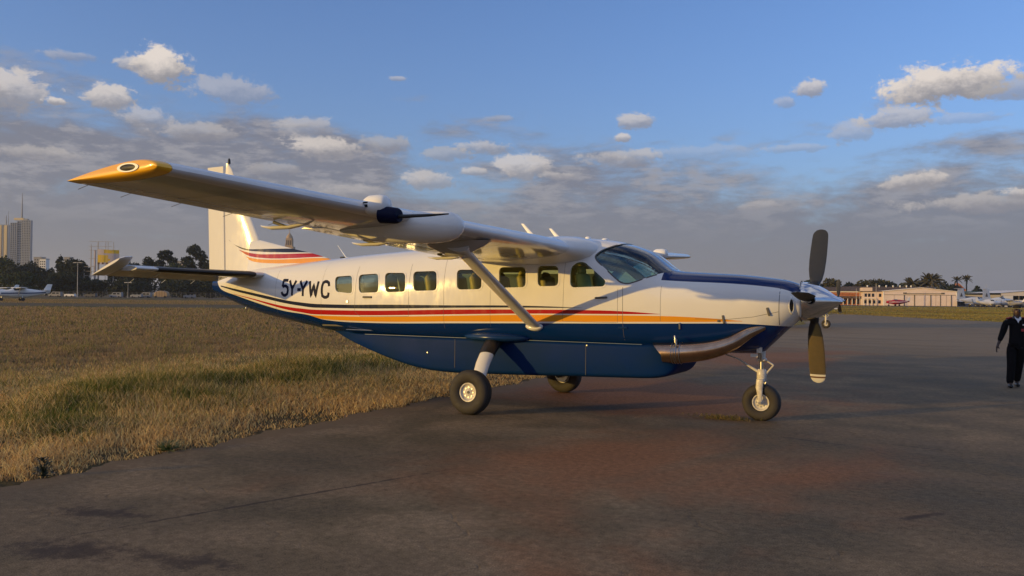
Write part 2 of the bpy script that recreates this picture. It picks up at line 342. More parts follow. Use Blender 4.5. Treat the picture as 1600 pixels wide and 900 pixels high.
def pchip(xs,ys,x):
    xs=np.asarray(xs,float);ys=np.asarray(ys,float);x=np.asarray(x,float)
    h=np.diff(xs);dl=np.diff(ys)/h;m=np.zeros_like(ys)
    for i in range(1,len(xs)-1):
        if dl[i-1]*dl[i]>0:
            w1=2*h[i]+h[i-1];w2=h[i]+2*h[i-1];m[i]=(w1+w2)/(w1/dl[i-1]+w2/dl[i])
    m[0]=dl[0];m[-1]=dl[-1]
    i=np.clip(np.searchsorted(xs,x)-1,0,len(xs)-2);t=np.clip((x-xs[i])/h[i],0,1)
    return (2*t**3-3*t**2+1)*ys[i]+(t**3-2*t**2+t)*h[i]*m[i]+(-2*t**3+3*t**2)*ys[i+1]+(t**3-t**2)*h[i]*m[i+1]
def sec(X): return [pchip(FA[:,0],FA[:,k],X) for k in range(1,7)]
def hy(X,Z):
    zt,zb,hw,zc,nt,nb=sec(X)
    up=Z>=zc
    t=np.where(up,(Z-zc)/(zt-zc),(zc-Z)/(zc-zb));n=np.where(up,nt,nb)
    t=np.clip(t,0,1)
    return hw*(1-t**n)**(1/n)
def fG(X, Y, Z, d=0.):
    zt, zb, hw, zc, nt, nb = sec(X); zt = zt-d; zb = zb+d; hw = hw-d
    up = Z >= zc; n = np.where(up, nt, nb); t = np.where(up, (Z-zc)/(zt-zc), (zc-Z)/(zc-zb))
    return np.abs(Y/hw)**n+np.abs(t)**n-1
def fus_sections(xs, d=0., n=72, hook=None):
    out = []
    for X in xs:
        zt, zb, hw, zc, nt, nb = [float(q) for q in sec(X)]
        zt -= d; zb += d; hw = max(hw-d, .01); s = []
        if hook: zt, zb, hw = hook(X, zt, zb, hw)
        for k in range(n):
            a = 2*pi*k/n; c, sn = cos(a), sin(a); e = nt if sn >= 0 else nb
            y = hw*math.copysign(abs(c)**(2/e), c); z = zc+(zt-zc if sn >= 0 else zc-zb)*math.copysign(abs(sn)**(2/e), sn)
            s.append((X, y, z))
        out.append(s)
    return out
def frange(a, b, st): n = max(1, round(abs(b-a)/st)); return [a+(b-a)*i/n for i in range(n+1)]
def fus_normals(me):
    """smooth analytic normals on the outer skin, flat ones on cut edges and the lining"""
    nl = len(me.loops); vi = np.empty(nl, int); me.loops.foreach_get('vertex_index', vi)
    co = np.empty(len(me.vertices)*3); me.vertices.foreach_get('co', co); co = co.reshape(-1, 3)
    X, Y, Z = co.T; e = 1e-3
    g = np.stack([(fG(X+e, Y, Z)-fG(X-e, Y, Z)), (fG(X, Y+e, Z)-fG(X, Y-e, Z)), (fG(X, Y, Z+e)-fG(X, Y, Z-e))], 1)
    g /= np.linalg.norm(g, axis=1)[:, None]+1e-12
    N = g[vi].copy()
    for p in me.polygons:
        c = np.array(p.center); pn = np.array(p.normal)
        ls = list(p.loop_indices); av = N[ls].mean(0)
        if av @ pn < .82 or abs(float(fG(c[0], c[1], c[2]))) > .16:
            N[ls] = pn
    me.polygons.foreach_set('use_smooth', [True]*len(me.polygons)); me.normals_split_custom_set([tuple(q) for q in N])

def roundpoly(pts, r, n=4):
    out = []; L = len(pts)
    for i in range(L):
        p = Vector(pts[i]); a = (Vector(pts[i-1])-p); b = (Vector(pts[(i+1) % L])-p); rr = min(r, a.length*.48, b.length*.48)
        A_ = p+a.normalized()*rr; B_ = p+b.normalized()*rr
        for k in range(n+1):
            t = k/n; out.append(tuple((1-t)**2*A_+2*t*(1-t)*p+t*t*B_))
    return out
WIN = [[(-8.648,2.137),(-8.218,2.158),(-8.172,1.822),(-8.601,1.854)],[(-8.066,2.169),(-7.606,2.189),(-7.563,1.849),(-8.020,1.834)],
 [(-7.465,2.200),(-7.016,2.197),(-6.980,1.863),(-7.421,1.849)],[(-6.857,2.218),(-6.367,2.226),(-6.334,1.889),(-6.819,1.875)],
 [(-5.970,2.245),(-5.483,2.242),(-5.459,1.914),(-5.940,1.902)],[(-5.162,2.282),(-4.667,2.278),(-4.646,1.949),(-5.136,1.937)],
 [(-4.464,2.297),(-4.094,2.293),(-4.073,1.971),(-4.441,1.960)],[(-3.880,1.945),(-3.893,2.25),(-3.80,2.345),(-3.665,2.355),(-3.285,2.051),(-3.317,1.965)]]
WS = [(-3.515,2.44),(-3.43,2.53),(-3.30,2.595),(-3.17,2.66),(-3.10,2.80),(-2.2,2.80),(-2.2,2.30),(-2.385,2.212),(-2.60,2.135),(-2.82,2.05),(-2.95,2.010),(-3.06,2.030),(-3.16,2.11),(-3.47,2.37)]
def prism(poly, y0, y1):
    n = len(poly); v = [(x, y0, z) for x, z in poly]+[(x, y1, z) for x, z in poly]
    f = [tuple(range(n)), tuple(reversed(range(n, 2*n)))]+[(i, n+i, n+(i+1) % n, (i+1) % n) for i in range(n)]
    return fix_normals(pyd('cutter', v, f))
xs = sorted(set(frange(-12.45, -3.6, .12)+frange(-3.6, -2.3, .05)+frange(-2.3, -.58, .07)))
outer = fix_normals(pyd('outer', *loft(fus_sections(xs))))
def cabhook(X, zt, zb, hw): return zt, max(zb, 1.22), hw
inner = fix_normals(pyd('inner', *loft(fus_sections(frange(-9.0, -2.50, .12), .045, 48, cabhook))))
M['fus'] and outer.materials.append(M['fus'])
shell = boolean(outer, inner, 'DIFFERENCE')
cut = MB()
for wv in WIN+[WS]:
    rp = roundpoly(wv, .085 if wv is not WS else .05, 5); n = len(rp)
    cut.add([(x, -1.2, z) for x, z in rp]+[(x, 1.2, z) for x, z in rp], [tuple(range(n)), tuple(reversed(range(n, 2*n)))]+[(i, n+i, n+(i+1) % n, (i+1) % n) for i in range(n)])
cutme = fix_normals(pyd('cut', cut.v, cut.f))
shell = boolean(shell, cutme, 'DIFFERENCE')
shell.materials.clear(); shell.materials.append(M['fus']); shell.materials.append(M['liner']); shell.materials.append(M['white'])
for p in shell.polygons:
    c = p.center; g = float(fG(c[0], c[1], c[2])); mi = 0
    if -9.05 < c[0] < -2.45 and g < -.14:
        mi = 1
    p.material_index = mi
fus_normals(shell)

plane = empty('aeroplane', (0, 0, 0), 0, 'big white turboprop aeroplane with red, yellow and navy stripes, nose to the right', 'aeroplane')
fus = link_mesh('fuselage', shell, [], plane)

# panes: thin curved shells cut out of the same surface
def panes():
    a = fix_normals(pyd('a', *loft(fus_sections(xs, .012)))); b = fix_normals(pyd('b', *loft(fus_sections([x for x in xs if -12.3 < x < -.7], .020))))
    return boolean(a, b, 'DIFFERENCE')
pshell = panes()
pane_me = boolean(pshell, cutme, 'INTERSECT')
bm = bmesh.new(); bm.from_mesh(pane_me)
def take(test, name, matk, parent):
    b2 = bm.copy(); bmesh.ops.delete(b2, geom=[f for f in b2.faces if not test(f.calc_center_median())], context='FACES')
    me = bpy.data.meshes.new(name); b2.to_mesh(me); b2.free()
    if len(me.polygons) == 0: return None
    fus_normals(me); return link_mesh(name, me, [matk], parent)
def surf_y(x, z, off=0.): return -(float(hy(x, z))+off)
def inpoly(x, z, P):
    r = False
    for i in range(len(P)):
        (x1, z1), (x2, z2) = P[i-1], P[i]
        if (z1 > z) != (z2 > z) and x < (x2-x1)*(z-z1)/(z2-z1)+x1: r = not r
    return r
def ring_strip(poly, w0, w1, off, sgn):
    """rim that follows the skin round an opening"""
    c = Vector((sum(p[0] for p in poly)/len(poly), sum(p[1] for p in poly)/len(poly))); n = len(poly); v = []; f = []
    P = [Vector(p) for p in poly]
    for k, (wd, of) in enumerate(((w0, -.012), (w0, off), (w1, off), (w1, -.003))):
        for i in range(n):
            t = (P[(i+1) % n]-P[i-1]).normalized(); nn = Vector((t.y, -t.x))
            if nn.dot(P[i]-c) < 0: nn = -nn
            q = P[i]+nn*wd; v.append((q.x, -sgn*surf_y(q.x, q.y, of), q.y))
    for k in range(3): f += [(k*n+i, k*n+(i+1) % n, (k+1)*n+(i+1) % n, (k+1)*n+i) for i in range(n)]
    return v, f
for wv in WIN:
    rp = roundpoly(wv, .085, 5)
    cx = sum(p[0] for p in rp)/len(rp)
    for sgn in (-1, 1):
        v, f = ring_strip(rp, -.004, .024, .004, sgn); fr = link_mesh('window_frame', fix_normals(pyd('window_frame', v, f)), ['white'], plane, .6)
        x0, x1 = min(p[0] for p in rp)-.02, max(p[0] for p in rp)+.02
        take(lambda c: x0 < c.x < x1 and c.z < 2.40 and c.y*sgn > 0 and inpoly(c.x, c.z, [(cx+(p[0]-cx)*1.05, 2.07+(p[1]-2.07)*1.08) for p in rp]), 'window_pane', 'glass', fr)
ws = take(lambda c: c.x > -3.53 and inpoly(c.x, c.z, [(p[0]-.02 if p[0] < -3 else p[0]+.02, p[1]-.015 if p[1] < 2.4 else p[1]+.02) for p in WS]) and not inpoly(c.x, c.z, WIN[7]), 'windshield', 'wsglass', plane)
bm.free()
# centre post, and rubber seal along the sill
b = MB(); 
pp = [(x, 0, float(sec(x)[0])-.022) for x in frange(-3.16, -2.42, .06)]
b.tube(pp, .022, 6); b.build('windshield_post', ['white'], plane, .6)
for sgn in (-1, 1):
  b = MB()
  b.add(*ring_strip([p for p in roundpoly([q for q in WS if q[1] < 2.7], .05, 5)], -.006, .012, .003, sgn))
  o = b.build('windshield_seal', ['seam'], plane, .6)
  me = o.data; bm = bmesh.new(); bm.from_mesh(me); bmesh.ops.delete(bm, geom=[v for v in bm.verts if abs(v.co.y) < .02 or v.co.z > float(sec(v.co.x)[0])-.02], context='VERTS'); bm.to_mesh(me); bm.free()

# seams, door outlines, handle, fasteners on the skin
def skin_line(name, pts, w=.007, mk='seam', off=.0012, sides=(-1, 1), parent=None, step=.05):
    for sgn in sides:
        b = MB(); P = []
        for i in range(len(pts)-1):
            n = max(1, int((Vector(pts[i+1])-Vector(pts[i])).length/step)); P += [Vector(pts[i]).lerp(Vector(pts[i+1]), k/n) for k in range(n)]
        P.append(Vector(pts[-1])); v = []
        for i, p in enumerate(P):
            t = (P[min(i+1, len(P)-1)]-P[max(i-1, 0)]).normalized(); nn = Vector((-t.y, t.x))*w/2
            for q in (p+nn, p-nn): v.append((q.x, -sgn*surf_y(q.x, q.y, off), q.y))
        b.add(v, [(2*i, 2*i+1, 2*i+3, 2*i+2) for i in range(len(P)-1)])
        o = b.build(name, [mk], parent or plane, .6)
    return o
skin_line('panel_seam', [(-3.024, 1.96), (-3.018, 1.44), (-3.02, 1.15)], .006)
skin_line('panel_seam', [(-.80, 2.07), (-.79, 1.95), (-.80, 1.68), (-.81, 1.43)], .008)
skin_line('panel_seam', [(-1.95, 1.50), (-1.5, 1.50), (-1.15, 1.54), (-.81, 1.62)], .005)
skin_line('door_outline', [(-8.10, 2.32), (-8.12, 1.50), (-8.0, 1.42), (-6.92, 1.44), (-6.91, 2.35)], .005)
skin_line('panel_seam', [(-8.95, 2.44), (-8.98, 1.3)], .003); skin_line('panel_seam', [(-6.2, 2.5), (-6.2, 1.25)], .004)
skin_line('door_outline', [(-3.98, 2.42), (-4.0, 1.42), (-3.1, 1.42), (-3.1, 1.93)], .004)
skin_line('panel_seam', [(-10.3, 2.3), (-10.32, 1.45)], .004); skin_line('panel_seam', [(-2.45, 1.98), (-2.45, 1.45)], .004)
skin_line('panel_seam', [(-5.3, 1.9), (-5.3, 1.3)], .003)
def skin_box(name, x, z, dx_, dz_, h, mk, rot=0., parent=None):
    y = surf_y(x, z); b = MB(); b.box((0, 0, 0), (dx_, h, dz_), bev=min(dx_, dz_, h)*.25)
    o = b.build(name, [mk], parent or plane, .5); o.location = (x, y-h*.3, z)
    n = Vector((0, -1, (surf_y(x, z+.02)-surf_y(x, z-.02))/.04)); o.rotation_euler = (atan2(-(surf_y(x, z+.02)-surf_y(x, z-.02)), .04)*.6, rot, 0); return o
skin_box('door_handle', -7.82, 1.765, .20, .035, .03, 'seam'); skin_box('door_handle', -3.36, 1.797, .20, .028, .03, 'seam', -.05)
skin_box('latch', -8.29, 1.68, .05, .05, .02, 'steel'); skin_box('cowl_latch', -.94, 1.62, .035, .12, .02, 'seam', -.25)
skin_box('cowl_latch', -1.55, 1.50, .03, .12, .02, 'seam', -.15); skin_box('cowl_latch', -2.17, 1.39, .025, .10, .03, 'steel')
skin_box('cowl_latch', -1.62, 1.475, .035, .03, .02, 'seam')
skin_box('step_bracket', -3.02, 1.345, .14, .03, .02, 'blue')
skin_box('vent_strip', -8.0, 1.17, .85, .012, .02, 'steel')

# cowl nose ring with the two air inlets, bulkhead behind the spinner
SPZ = 1.7721
b = MB(); v, f = loft([[(X, y*k, SPZ+(z-SPZ)*k) for (_, y, z) in fus_sections([-.58], 0, 48)[0]] for X, k in ((-.58, 1.), (-.545, .97), (-.53, .90), (-.55, .80), (-.60, .76))], cap=False)
b.add(v, f); o = b.build('cowl_lip', ['fus'], plane, 1.2)
b = MB(); b.lathe([(-.56, .0), (-.56, .30)], 32, 'x', (0, 0, SPZ)); b.build('cowl_bulkhead', ['darkplastic'], plane)
for sgn in (-1, 1):
    b = MB(); pts = []
    ov = [(cos(a)*.023, sin(a)*.088) for a in np.linspace(0, 2*pi, 24, endpoint=False)]
    for (s_, out_) in ((1.55, -.004), (1.45, .008), (1.2, .014), (1.0, .006)):
        pts.append([(-.64+px*s_, sgn*(float(hy(-.64+px*s_, 1.71+pz*s_))+out_), 1.71+pz*s_) for px, pz in ov])
    b.add(*loft(pts, cap=False)); b.build('air_inlet', ['white'], plane, .9)
    b = MB(); pts = [[(-.64+px*s_, sgn*(float(hy(-.64+px*s_, 1.71+pz*s_))+.006), 1.71+pz*s_) for px, pz in ov] for s_ in (1.02, .66, .33, .01)]; b.add(*loft(pts, cap=False)); b.build('inlet_shade_disc', ['soot_recess_black'], plane)  # black disc on the closed skin, the inlet's inner shade painted in

# registration, stroke-built letters wrapped on the skin
def glyph(ch):
    w_ = .17
    G = {'5': [[(.15, 1), (.03, 1), (.02, .56)], [(.02, .56), (.07, .62), (.11, .62), (.155, .52), (.165, .32), (.15, .1), (.10, 0), (.06, 0), (.015, .09), (.005, .22)]],
     'Y': [[(0, 1), (.085, .45), (.085, 0)], [(.17, 1), (.085, .45)]], '-': [[(.015, .42), (.09, .42)]],
     'W': [[(0, 1), (.05, 0), (.105, .8), (.16, 0), (.21, 1)]],
     'C': [[(.165, .74), (.155, .92), (.11, 1), (.07, 1), (.025, .92), (.008, .7), (.005, .5), (.008, .3), (.025, .08), (.07, 0), (.11, 0), (.155, .08), (.165, .28)]]}
    return G[ch]
TX = [('5', -10.135), ('Y', -9.915), ('-', -9.675), ('Y', -9.60), ('W', -9.325), ('C', -8.985)]
for ch, x0 in TX:
    b = MB()
    for si, st in enumerate(glyph(ch)):
        P = []
        for i in range(len(st)-1):
            n = 5; P += [Vector(st[i]).lerp(Vector(st[i+1]), k/n) for k in range(n)]
        P.append(Vector(st[-1])); P = [Vector((p.x*1.15, p.y*.29)) for p in P]; v = []
        for i, p in enumerate(P):
            t = (P[min(i+1, len(P)-1)]-P[max(i-1, 0)]).normalized(); wd = .029
            nn = Vector((-t.y, t.x))*wd
            if i in (0, len(P)-1): p = p+t*(.0 if ch in 'YW5' else .008)*(1 if i else -1)
            for q in (p+nn, p-nn):
                x = x0+q.x+.02; z = 1.785-.025*(x+10.135)+q.y; v.append((x, surf_y(x, z, .0016+.0006*si), z))
        b.add(v, [(2*i, 2*i+1, 2*i+3, 2*i+2) for i in range(len(P)-1)])
    b.build('registration_letter', ['letter'], plane)

# ------------------------------------------------------------------ belly cargo pod
PB = [(-9.35, 1.17), (-8.95, 1.10), (-8.6, .99), (-8.19, .87), (-7.8, .76), (-7.34, .64), (-6.95, .555), (-6.5, .50), (-6.1, .488), (-5.26, .505), (-3.55, .555), (-2.9, .572), (-2.62, .585), (-2.42, .62), (-2.28, .71), (-2.20, .86)][::-1]
PH = [(-9.35, .10), (-8.9, .30), (-8.2, .52), (-7.3, .64), (-6.3, .675), (-3.2, .675), (-2.7, .665), (-2.42, .635), (-2.25, .55), (-2.20, .44)][::-1]
PBx = np.array(PB)[::-1]; PHx = np.array(PH)[::-1]
secs = []
for X in sorted(frange(-9.35, -7, .12)+frange(-6.9, -2.8, .3)+frange(-2.7, -2.2, .05)):
    zb_ = float(pchip(PBx[:, 0], PBx[:, 1], X)); hw_ = float(pchip(PHx[:, 0], PHx[:, 1], X)); zt_ = 1.105+max(0, (-8.3-X))*.10; s = []
    top_in = .02
    for k in range(56):
        a = 2*pi*k/56; c, sn = cos(a), sin(a); e = 13
        y = hw_*math.copysign(abs(c)**(2/e), c); zm = (zt_+zb_)/2; hh = max((zt_-zb_)/2, .01); z = zm+hh*math.copysign(abs(sn)**(2/e), sn)
        y *= 1-.05*max(0, -sn)
        s.append((X, y, z))
    secs.append(s)
link_mesh('cargo_pod', fix_normals(pyd('cargo_pod', *loft(secs))), ['podblue'], plane, .40)
for sg in (-1, 1): b = MB(); b.box((-5.35, sg*.677, 1.098), (5.2, .006, .007)); b.build('pod_flange', ['steelblue'], plane)
b = MB(); b.tube([(x, -.03 if 0 else 0, float(pchip(PBx[:, 0], PBx[:, 1], x))-.004) for x in frange(-9.38, -6.9, .15)], .014, 6); b.build('pod_keel_strip', ['white'], plane, 1)
for x in (-3.66, -6.05): b = MB(); b.box((x, -.676, .83), (.006, .004, .48)); b.build('panel_seam', ['seam'], plane)
for x, z in ((-3.64, 1.05), (-6.6, .82)): b = MB(); b.lathe([(-.685, 0), (-.684, .012), (-.672, .014)], 10, 'y', (x, 0, z)); b.build('latch', ['steel'], plane, .8)

# ------------------------------------------------------------------ wings
def airfoil(n=18, t=.15, cam_=.02, c0=0., c1=1.):
    xs_ = [c0+(c1-c0)*(1-cos(pi*i/n))/2 for i in range(n+1)] if c0 == 0 else [c0+(c1-c0)*i/n for i in range(n+1)]
    def yt(x): return 5*t*(.2969*sqrt(max(x, 0))-.126*x-.3516*x*x+.2843*x**3-.1015*x**4)
    def yc(x): p = .25; return cam_/p**2*(2*p*x-x*x) if x < p else cam_/(1-p)**2*((1-2*p)+2*p*x-x*x)
    up = [(x, yc(x)+yt(x)) for x in reversed(xs_)]; lo = [(x, yc(x)-yt(x)) for x in (xs_[1:] if c0 == 0 else xs_)]
    return up+lo
def wing_at(y):
    a = abs(y); s_ = (a-.8)/7.14
    xle = -3.75-.69*s_ ; zle = 2.535+.315*s_
    xte = -5.73+.09*s_; zte = 2.405+.385*s_
    t = .17+(.125-.17)*s_
    return xle, zle, xte, zte, t
def wing_sec(y, c0=0., c1=1., grow=1., droop=0., dz_=0., n=18, fwd=0., cs=1.):
    xle, zle, xte, zte, t = wing_at(y); ch = xle-xte; out_ = []
    for (cx, cy) in airfoil(n, t*grow, .022, c0, c1):
        px = cx; py = cy
        if droop: q = px-c0; px = c0+q*cos(droop); py = py-q*sin(droop)
        px = .35+(px-.35)*cs
        out_.append((xle-ch*px+(fwd*(1-px)), y, zle+(zte-zle)*px+py*ch+dz_))
    return out_
def shape(name, secs, mk, parent=None, sm=.7, cap=True): return link_mesh(name, fix_normals(pyd(name, *loft(secs, cap))), mk if isinstance(mk, list) else [mk], parent or plane, sm)
for sg in (-1, 1):
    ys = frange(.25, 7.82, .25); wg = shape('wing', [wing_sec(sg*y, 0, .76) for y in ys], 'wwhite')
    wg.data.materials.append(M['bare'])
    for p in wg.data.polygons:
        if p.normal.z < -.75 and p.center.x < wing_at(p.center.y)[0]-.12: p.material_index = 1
    # leading-edge boot, a slightly proud grey strip seam line
    shape('flap', [wing_sec(sg*y, .77, 1., 1., .04, -.004, 10) for y in frange(.92, 4.86, .4)], ['bare'])
    shape('aileron', [wing_sec(sg*y, .77, 1., 1., -.01, 0, 10) for y in frange(4.92, 7.80, .4)], ['bare'])
    tipsecs = []
    for k in range(7):
        q = k/6; yy = 7.825+.135*sin(q*pi/2); cs = cos(q*pi/2*.62)
        tipsecs.append(wing_sec(sg*yy, 0, 1., cs if k else 1., 0, 0, 18, 0, 1-.025*q**3))
    shape('wing_tip', tipsecs, 'orange', sm=.9)
    # tip light in a bright oval rim
    xle, zle, xte, zte, t = wing_at(7.9); yb = sg*7.957; ft = empty('position_light', (xle-.37, yb, zle+.01)); ft.parent = plane
    b = MB(); b.lathe([(-.004, .052), (.012, .052), (.012, .038), (-.004, .038)], 24, 'y'); b.v = [(x*2.6, y*sg, z*.75) for x, y, z in b.v]; o = b.build('light_rim', ['ltwhite'], ft, .8)
    b = MB(); b.lathe([(.004, .038), (.012, .02), (.014, 0)], 24, 'y'); b.v = [(x*2.6, y*sg, z*.75) for x, y, z in b.v]; b.build('light_lens', ['darkplastic'], ft, .8)
    # flap hinge fairings
    for yy in (1.9, 3.75, 5.45):
        xle, zle, xte, zte, t = wing_at(yy); b = MB(); zc_ = zte-.055
        b.tube([(xte+.75, sg*yy, zc_+.05), (xte+.60, sg*yy, zc_-.005), (xte+.35, sg*yy, zc_-.035), (xte+.08, sg*yy, zc_-.035), (xte-.06, sg*yy, zc_-.015), (xte-.10, sg*yy, zc_)], [.004, .03, .05, .05, .03, .008], 12, flat=.45)
        b.build('hinge_fairing', ['white'], plane, 1)
        b = MB(); b.tube([(xte+.3, sg*yy, zc_-.03), (xte+.1, sg*(yy+.0), zc_+.03)], .018, 8); b.build('hinge_rod', ['seam'], plane, 1)
    for yy in (5.3, 6.0, 6.7, 7.3, 7.75):
        xle, zle, xte, zte, t = wing_at(yy); b = MB(); b.tube([(xte+.01, sg*yy, zte), (xte-.13, sg*yy, zte-.03)], .003, 5); b.build('static_wick', ['seam'], plane)
    # underside panel seams and access covers
    for yy in (1.4, 2.6, 3.3, 4.9, 6.2, 7.0):
        v = []; 
        for i, cx in enumerate(np.linspace(.06, .75, 12)):
            sc = wing_sec(sg*yy, 0, .76)
            lo_ = sc[19:]; k = min(range(len(lo_)), key=lambda q: abs(lo_[q][0]-(wing_at(yy)[0]-(wing_at(yy)[0]-wing_at(yy)[2])*cx))); p = lo_[k]
            v += [(p[0], sg*(yy-.004), p[2]-.0015), (p[0], sg*(yy+.004), p[2]-.0015)]
        b = MB(); b.add(v, [(2*i, 2*i+1, 2*i+3, 2*i+2) for i in range(11)]); b.build('panel_seam', ['seam'], plane)
    # cuff between wing and cabin roof
    shape('wing_root_fairing', [wing_sec(sg*1.12, 0, .9, 1.0, 0, .0), wing_sec(sg*1.08, 0, .9, 1.04, 0, 0), wing_sec(sg*.95, 0, .9, 1.14, 0, .0, 18, .06), wing_sec(sg*.8, 0, .9, 1.26, 0, -.005, 18, .16), wing_sec(sg*.6, 0, .9, 1.33, 0, .0, 18, .24), wing_sec(sg*.3, 0, .9, 1.33, 0, .0, 18, .24)], 'white', sm=.8)
    # lift strut
    a = Vector((-4.50, sg*.77, 1.32)); z_ = Vector((-4.46, sg*3.15, 2.43)); secs = []
    ax = (z_-a).normalized(); cx_ = Vector((1, 0, 0)); cx_ = (cx_-ax*cx_.dot(ax)).normalized(); tk = ax.cross(cx_)
    for q, cc, tt in ((0, .22, .30), (.04, .235, .32), (.15, .235, .31), (.85, .235, .31), (.97, .27, .33), (1.02, .34, .40)):
        c = a.lerp(z_, q); s = []
        for k in range(24):
            an = 2*pi*k/24; u_ = cos(an)*.5; v_ = sin(an)*.5*tt*(1.0+.35*cos(an)); s.append(tuple(c+cx_*u_*cc+tk*v_*cc))
        secs.append(s)
    shape('wing_strut', secs, 'white', sm=1.2)
    cuff = [[tuple(a.lerp(z_, q)+cx_*cos(2*pi*k/16)*r1+tk*sin(2*pi*k/16)*r2) for k in range(16)] for q, r1, r2 in ((-.012, .14, .06), (.012, .155, .07), (.022, .13, .05))]
    shape('strut_cuff', cuff, 'white', sm=1)
    cf = [[tuple(z_+Vector((0, 0, h))+Vector((1, 0, 0))*cos(2*pi*k/20)*r1+Vector((0, 1, 0))*sin(2*pi*k/20)*r2-Vector((.10, sg*.08, 0))) for k in range(20)] for h, r1, r2 in ((.11, .55, .20), (.03, .42, .15), (-.05, .22, .09), (-.10, .14, .05))]
    shape('strut_fairing', cf, 'bare', sm=1)
# weather radar pod on the right wing
yy = -4.6; xle, zle, xte, zte, t = wing_at(yy)
prof = [(-1.15, .02), (-.95, .085), (-.65, .15), (-.3, .178), (.0, .187), (.25, .187), (.42, .17), (.52, .135), (.585, .08), (.61, .03), (.614, 0)]
b = MB(); b.lathe(prof, 36, 'x', (xle-.02, yy, zle-.11)); b.build('radar_pod', ['white'], plane, 1.2)
# pitot boom ahead of the leading edge, each wing
for sg, yy in ((-1, -5.4), (1, 4.1)):
    xle, zle, xte, zte, t = wing_at(yy); r = empty('pitot_boom', (xle, yy, zle)); r.parent = plane
    b = MB(); b.lathe([(-.10, .04), (-.07, .085), (-.02, .108), (.10, .112), (.17, .10), (.205, .075), (.215, 0)], 28, 'x', (0, 0, .035)); b.build('boom_housing', ['ltwhite'], r, .9)
    if sg < 0:
        b = MB(); b.tube([(.13, 0, -.07), (.33, 0, -.09), (.36, 0, -.09)], [.095, .085, .07], 20); b.build('boom_sleeve', ['letter'], r, .7)
        b = MB(); b.tube([(.35, 0, -.10), (.72, 0, -.10), (.98, 0, -.095)], [.022, .016, .007], 10); b.build('boom_probe', ['darkplastic'], r, .8)
        b = MB(); b.box((-.01, -.110, .02), (.06, .006, .03)); b.build('boom_slot', ['soot_recess_black'], r); b = MB(); b.box((-.01, -.107, .055), (.06, .006, .015)); b.build('boom_slot', ['soot_recess_black'], r)

# ------------------------------------------------------------------ tail
def fin_sec(z, xl, xt, t, n=14, x0=0., x1=1.):
    ch = xl-xt; return [(xl-ch*cx, cy*ch, z) for cx, cy in airfoil(n, t, 0.0, x0, x1)]
FZ = [(2.16, -11.03, 0), (2.26, -11.06), (2.9, -11.19), (3.27, -11.42), (4.2, -11.93), (4.45, -12.03), (4.53, -12.10)]
def hinge(z): return -12.14-.09*(z-2.27)/2.2
def fle(z): 
    zz = np.array([2.1, 2.9, 4.5]); return float(np.interp(z, zz, [-11.02, -11.20, -12.06]))
def fin_solid(name, zs, a, b_, mk, t0, ext=0.):
    secs = []
    for z in zs:
        xl, xt = a(z), b_(z); full = fle(z)-(-12.68-.05*(z-2.27)/2.2)
        def half(x): q = np.clip((fle(z)-x)/full, 0, 1); return 5*t0*full*(.2969*sqrt(q)-.126*q-.3516*q*q+.2843*q**3-.1015*q**4)
        X = [xl-(xl-xt)*(1-cos(pi*i/14))/2 for i in range(15)]
        secs.append([(x, half(x)+.001, z) for x in reversed(X)]+[(x, -half(x)-.001, z) for x in X[1:]])
    return shape(name, secs, mk, sm=.8)
fin_solid('tail_fin', frange(2.10, 4.42, .12)+[4.50, 4.545], lambda z: fle(z)-(0 if z < 4.46 else (z-4.46)*.6), lambda z: hinge(z)+.03+(max(0, z-4.1)*.1), 'fin', .075)
rud = fin_solid('rudder', frange(2.27, 4.42, .15)+[4.49], lambda z: hinge(z)-.01, lambda z: -12.63-.10*(z-2.26)/2.2, 'fin', .075)
b = MB(); b.lathe([(0, .03), (.06, .028), (.10, .02), (.115, 0)], 14, 'z', (-12.10, 0, 4.54)); b.build('beacon', ['darkplastic'], plane, .9)
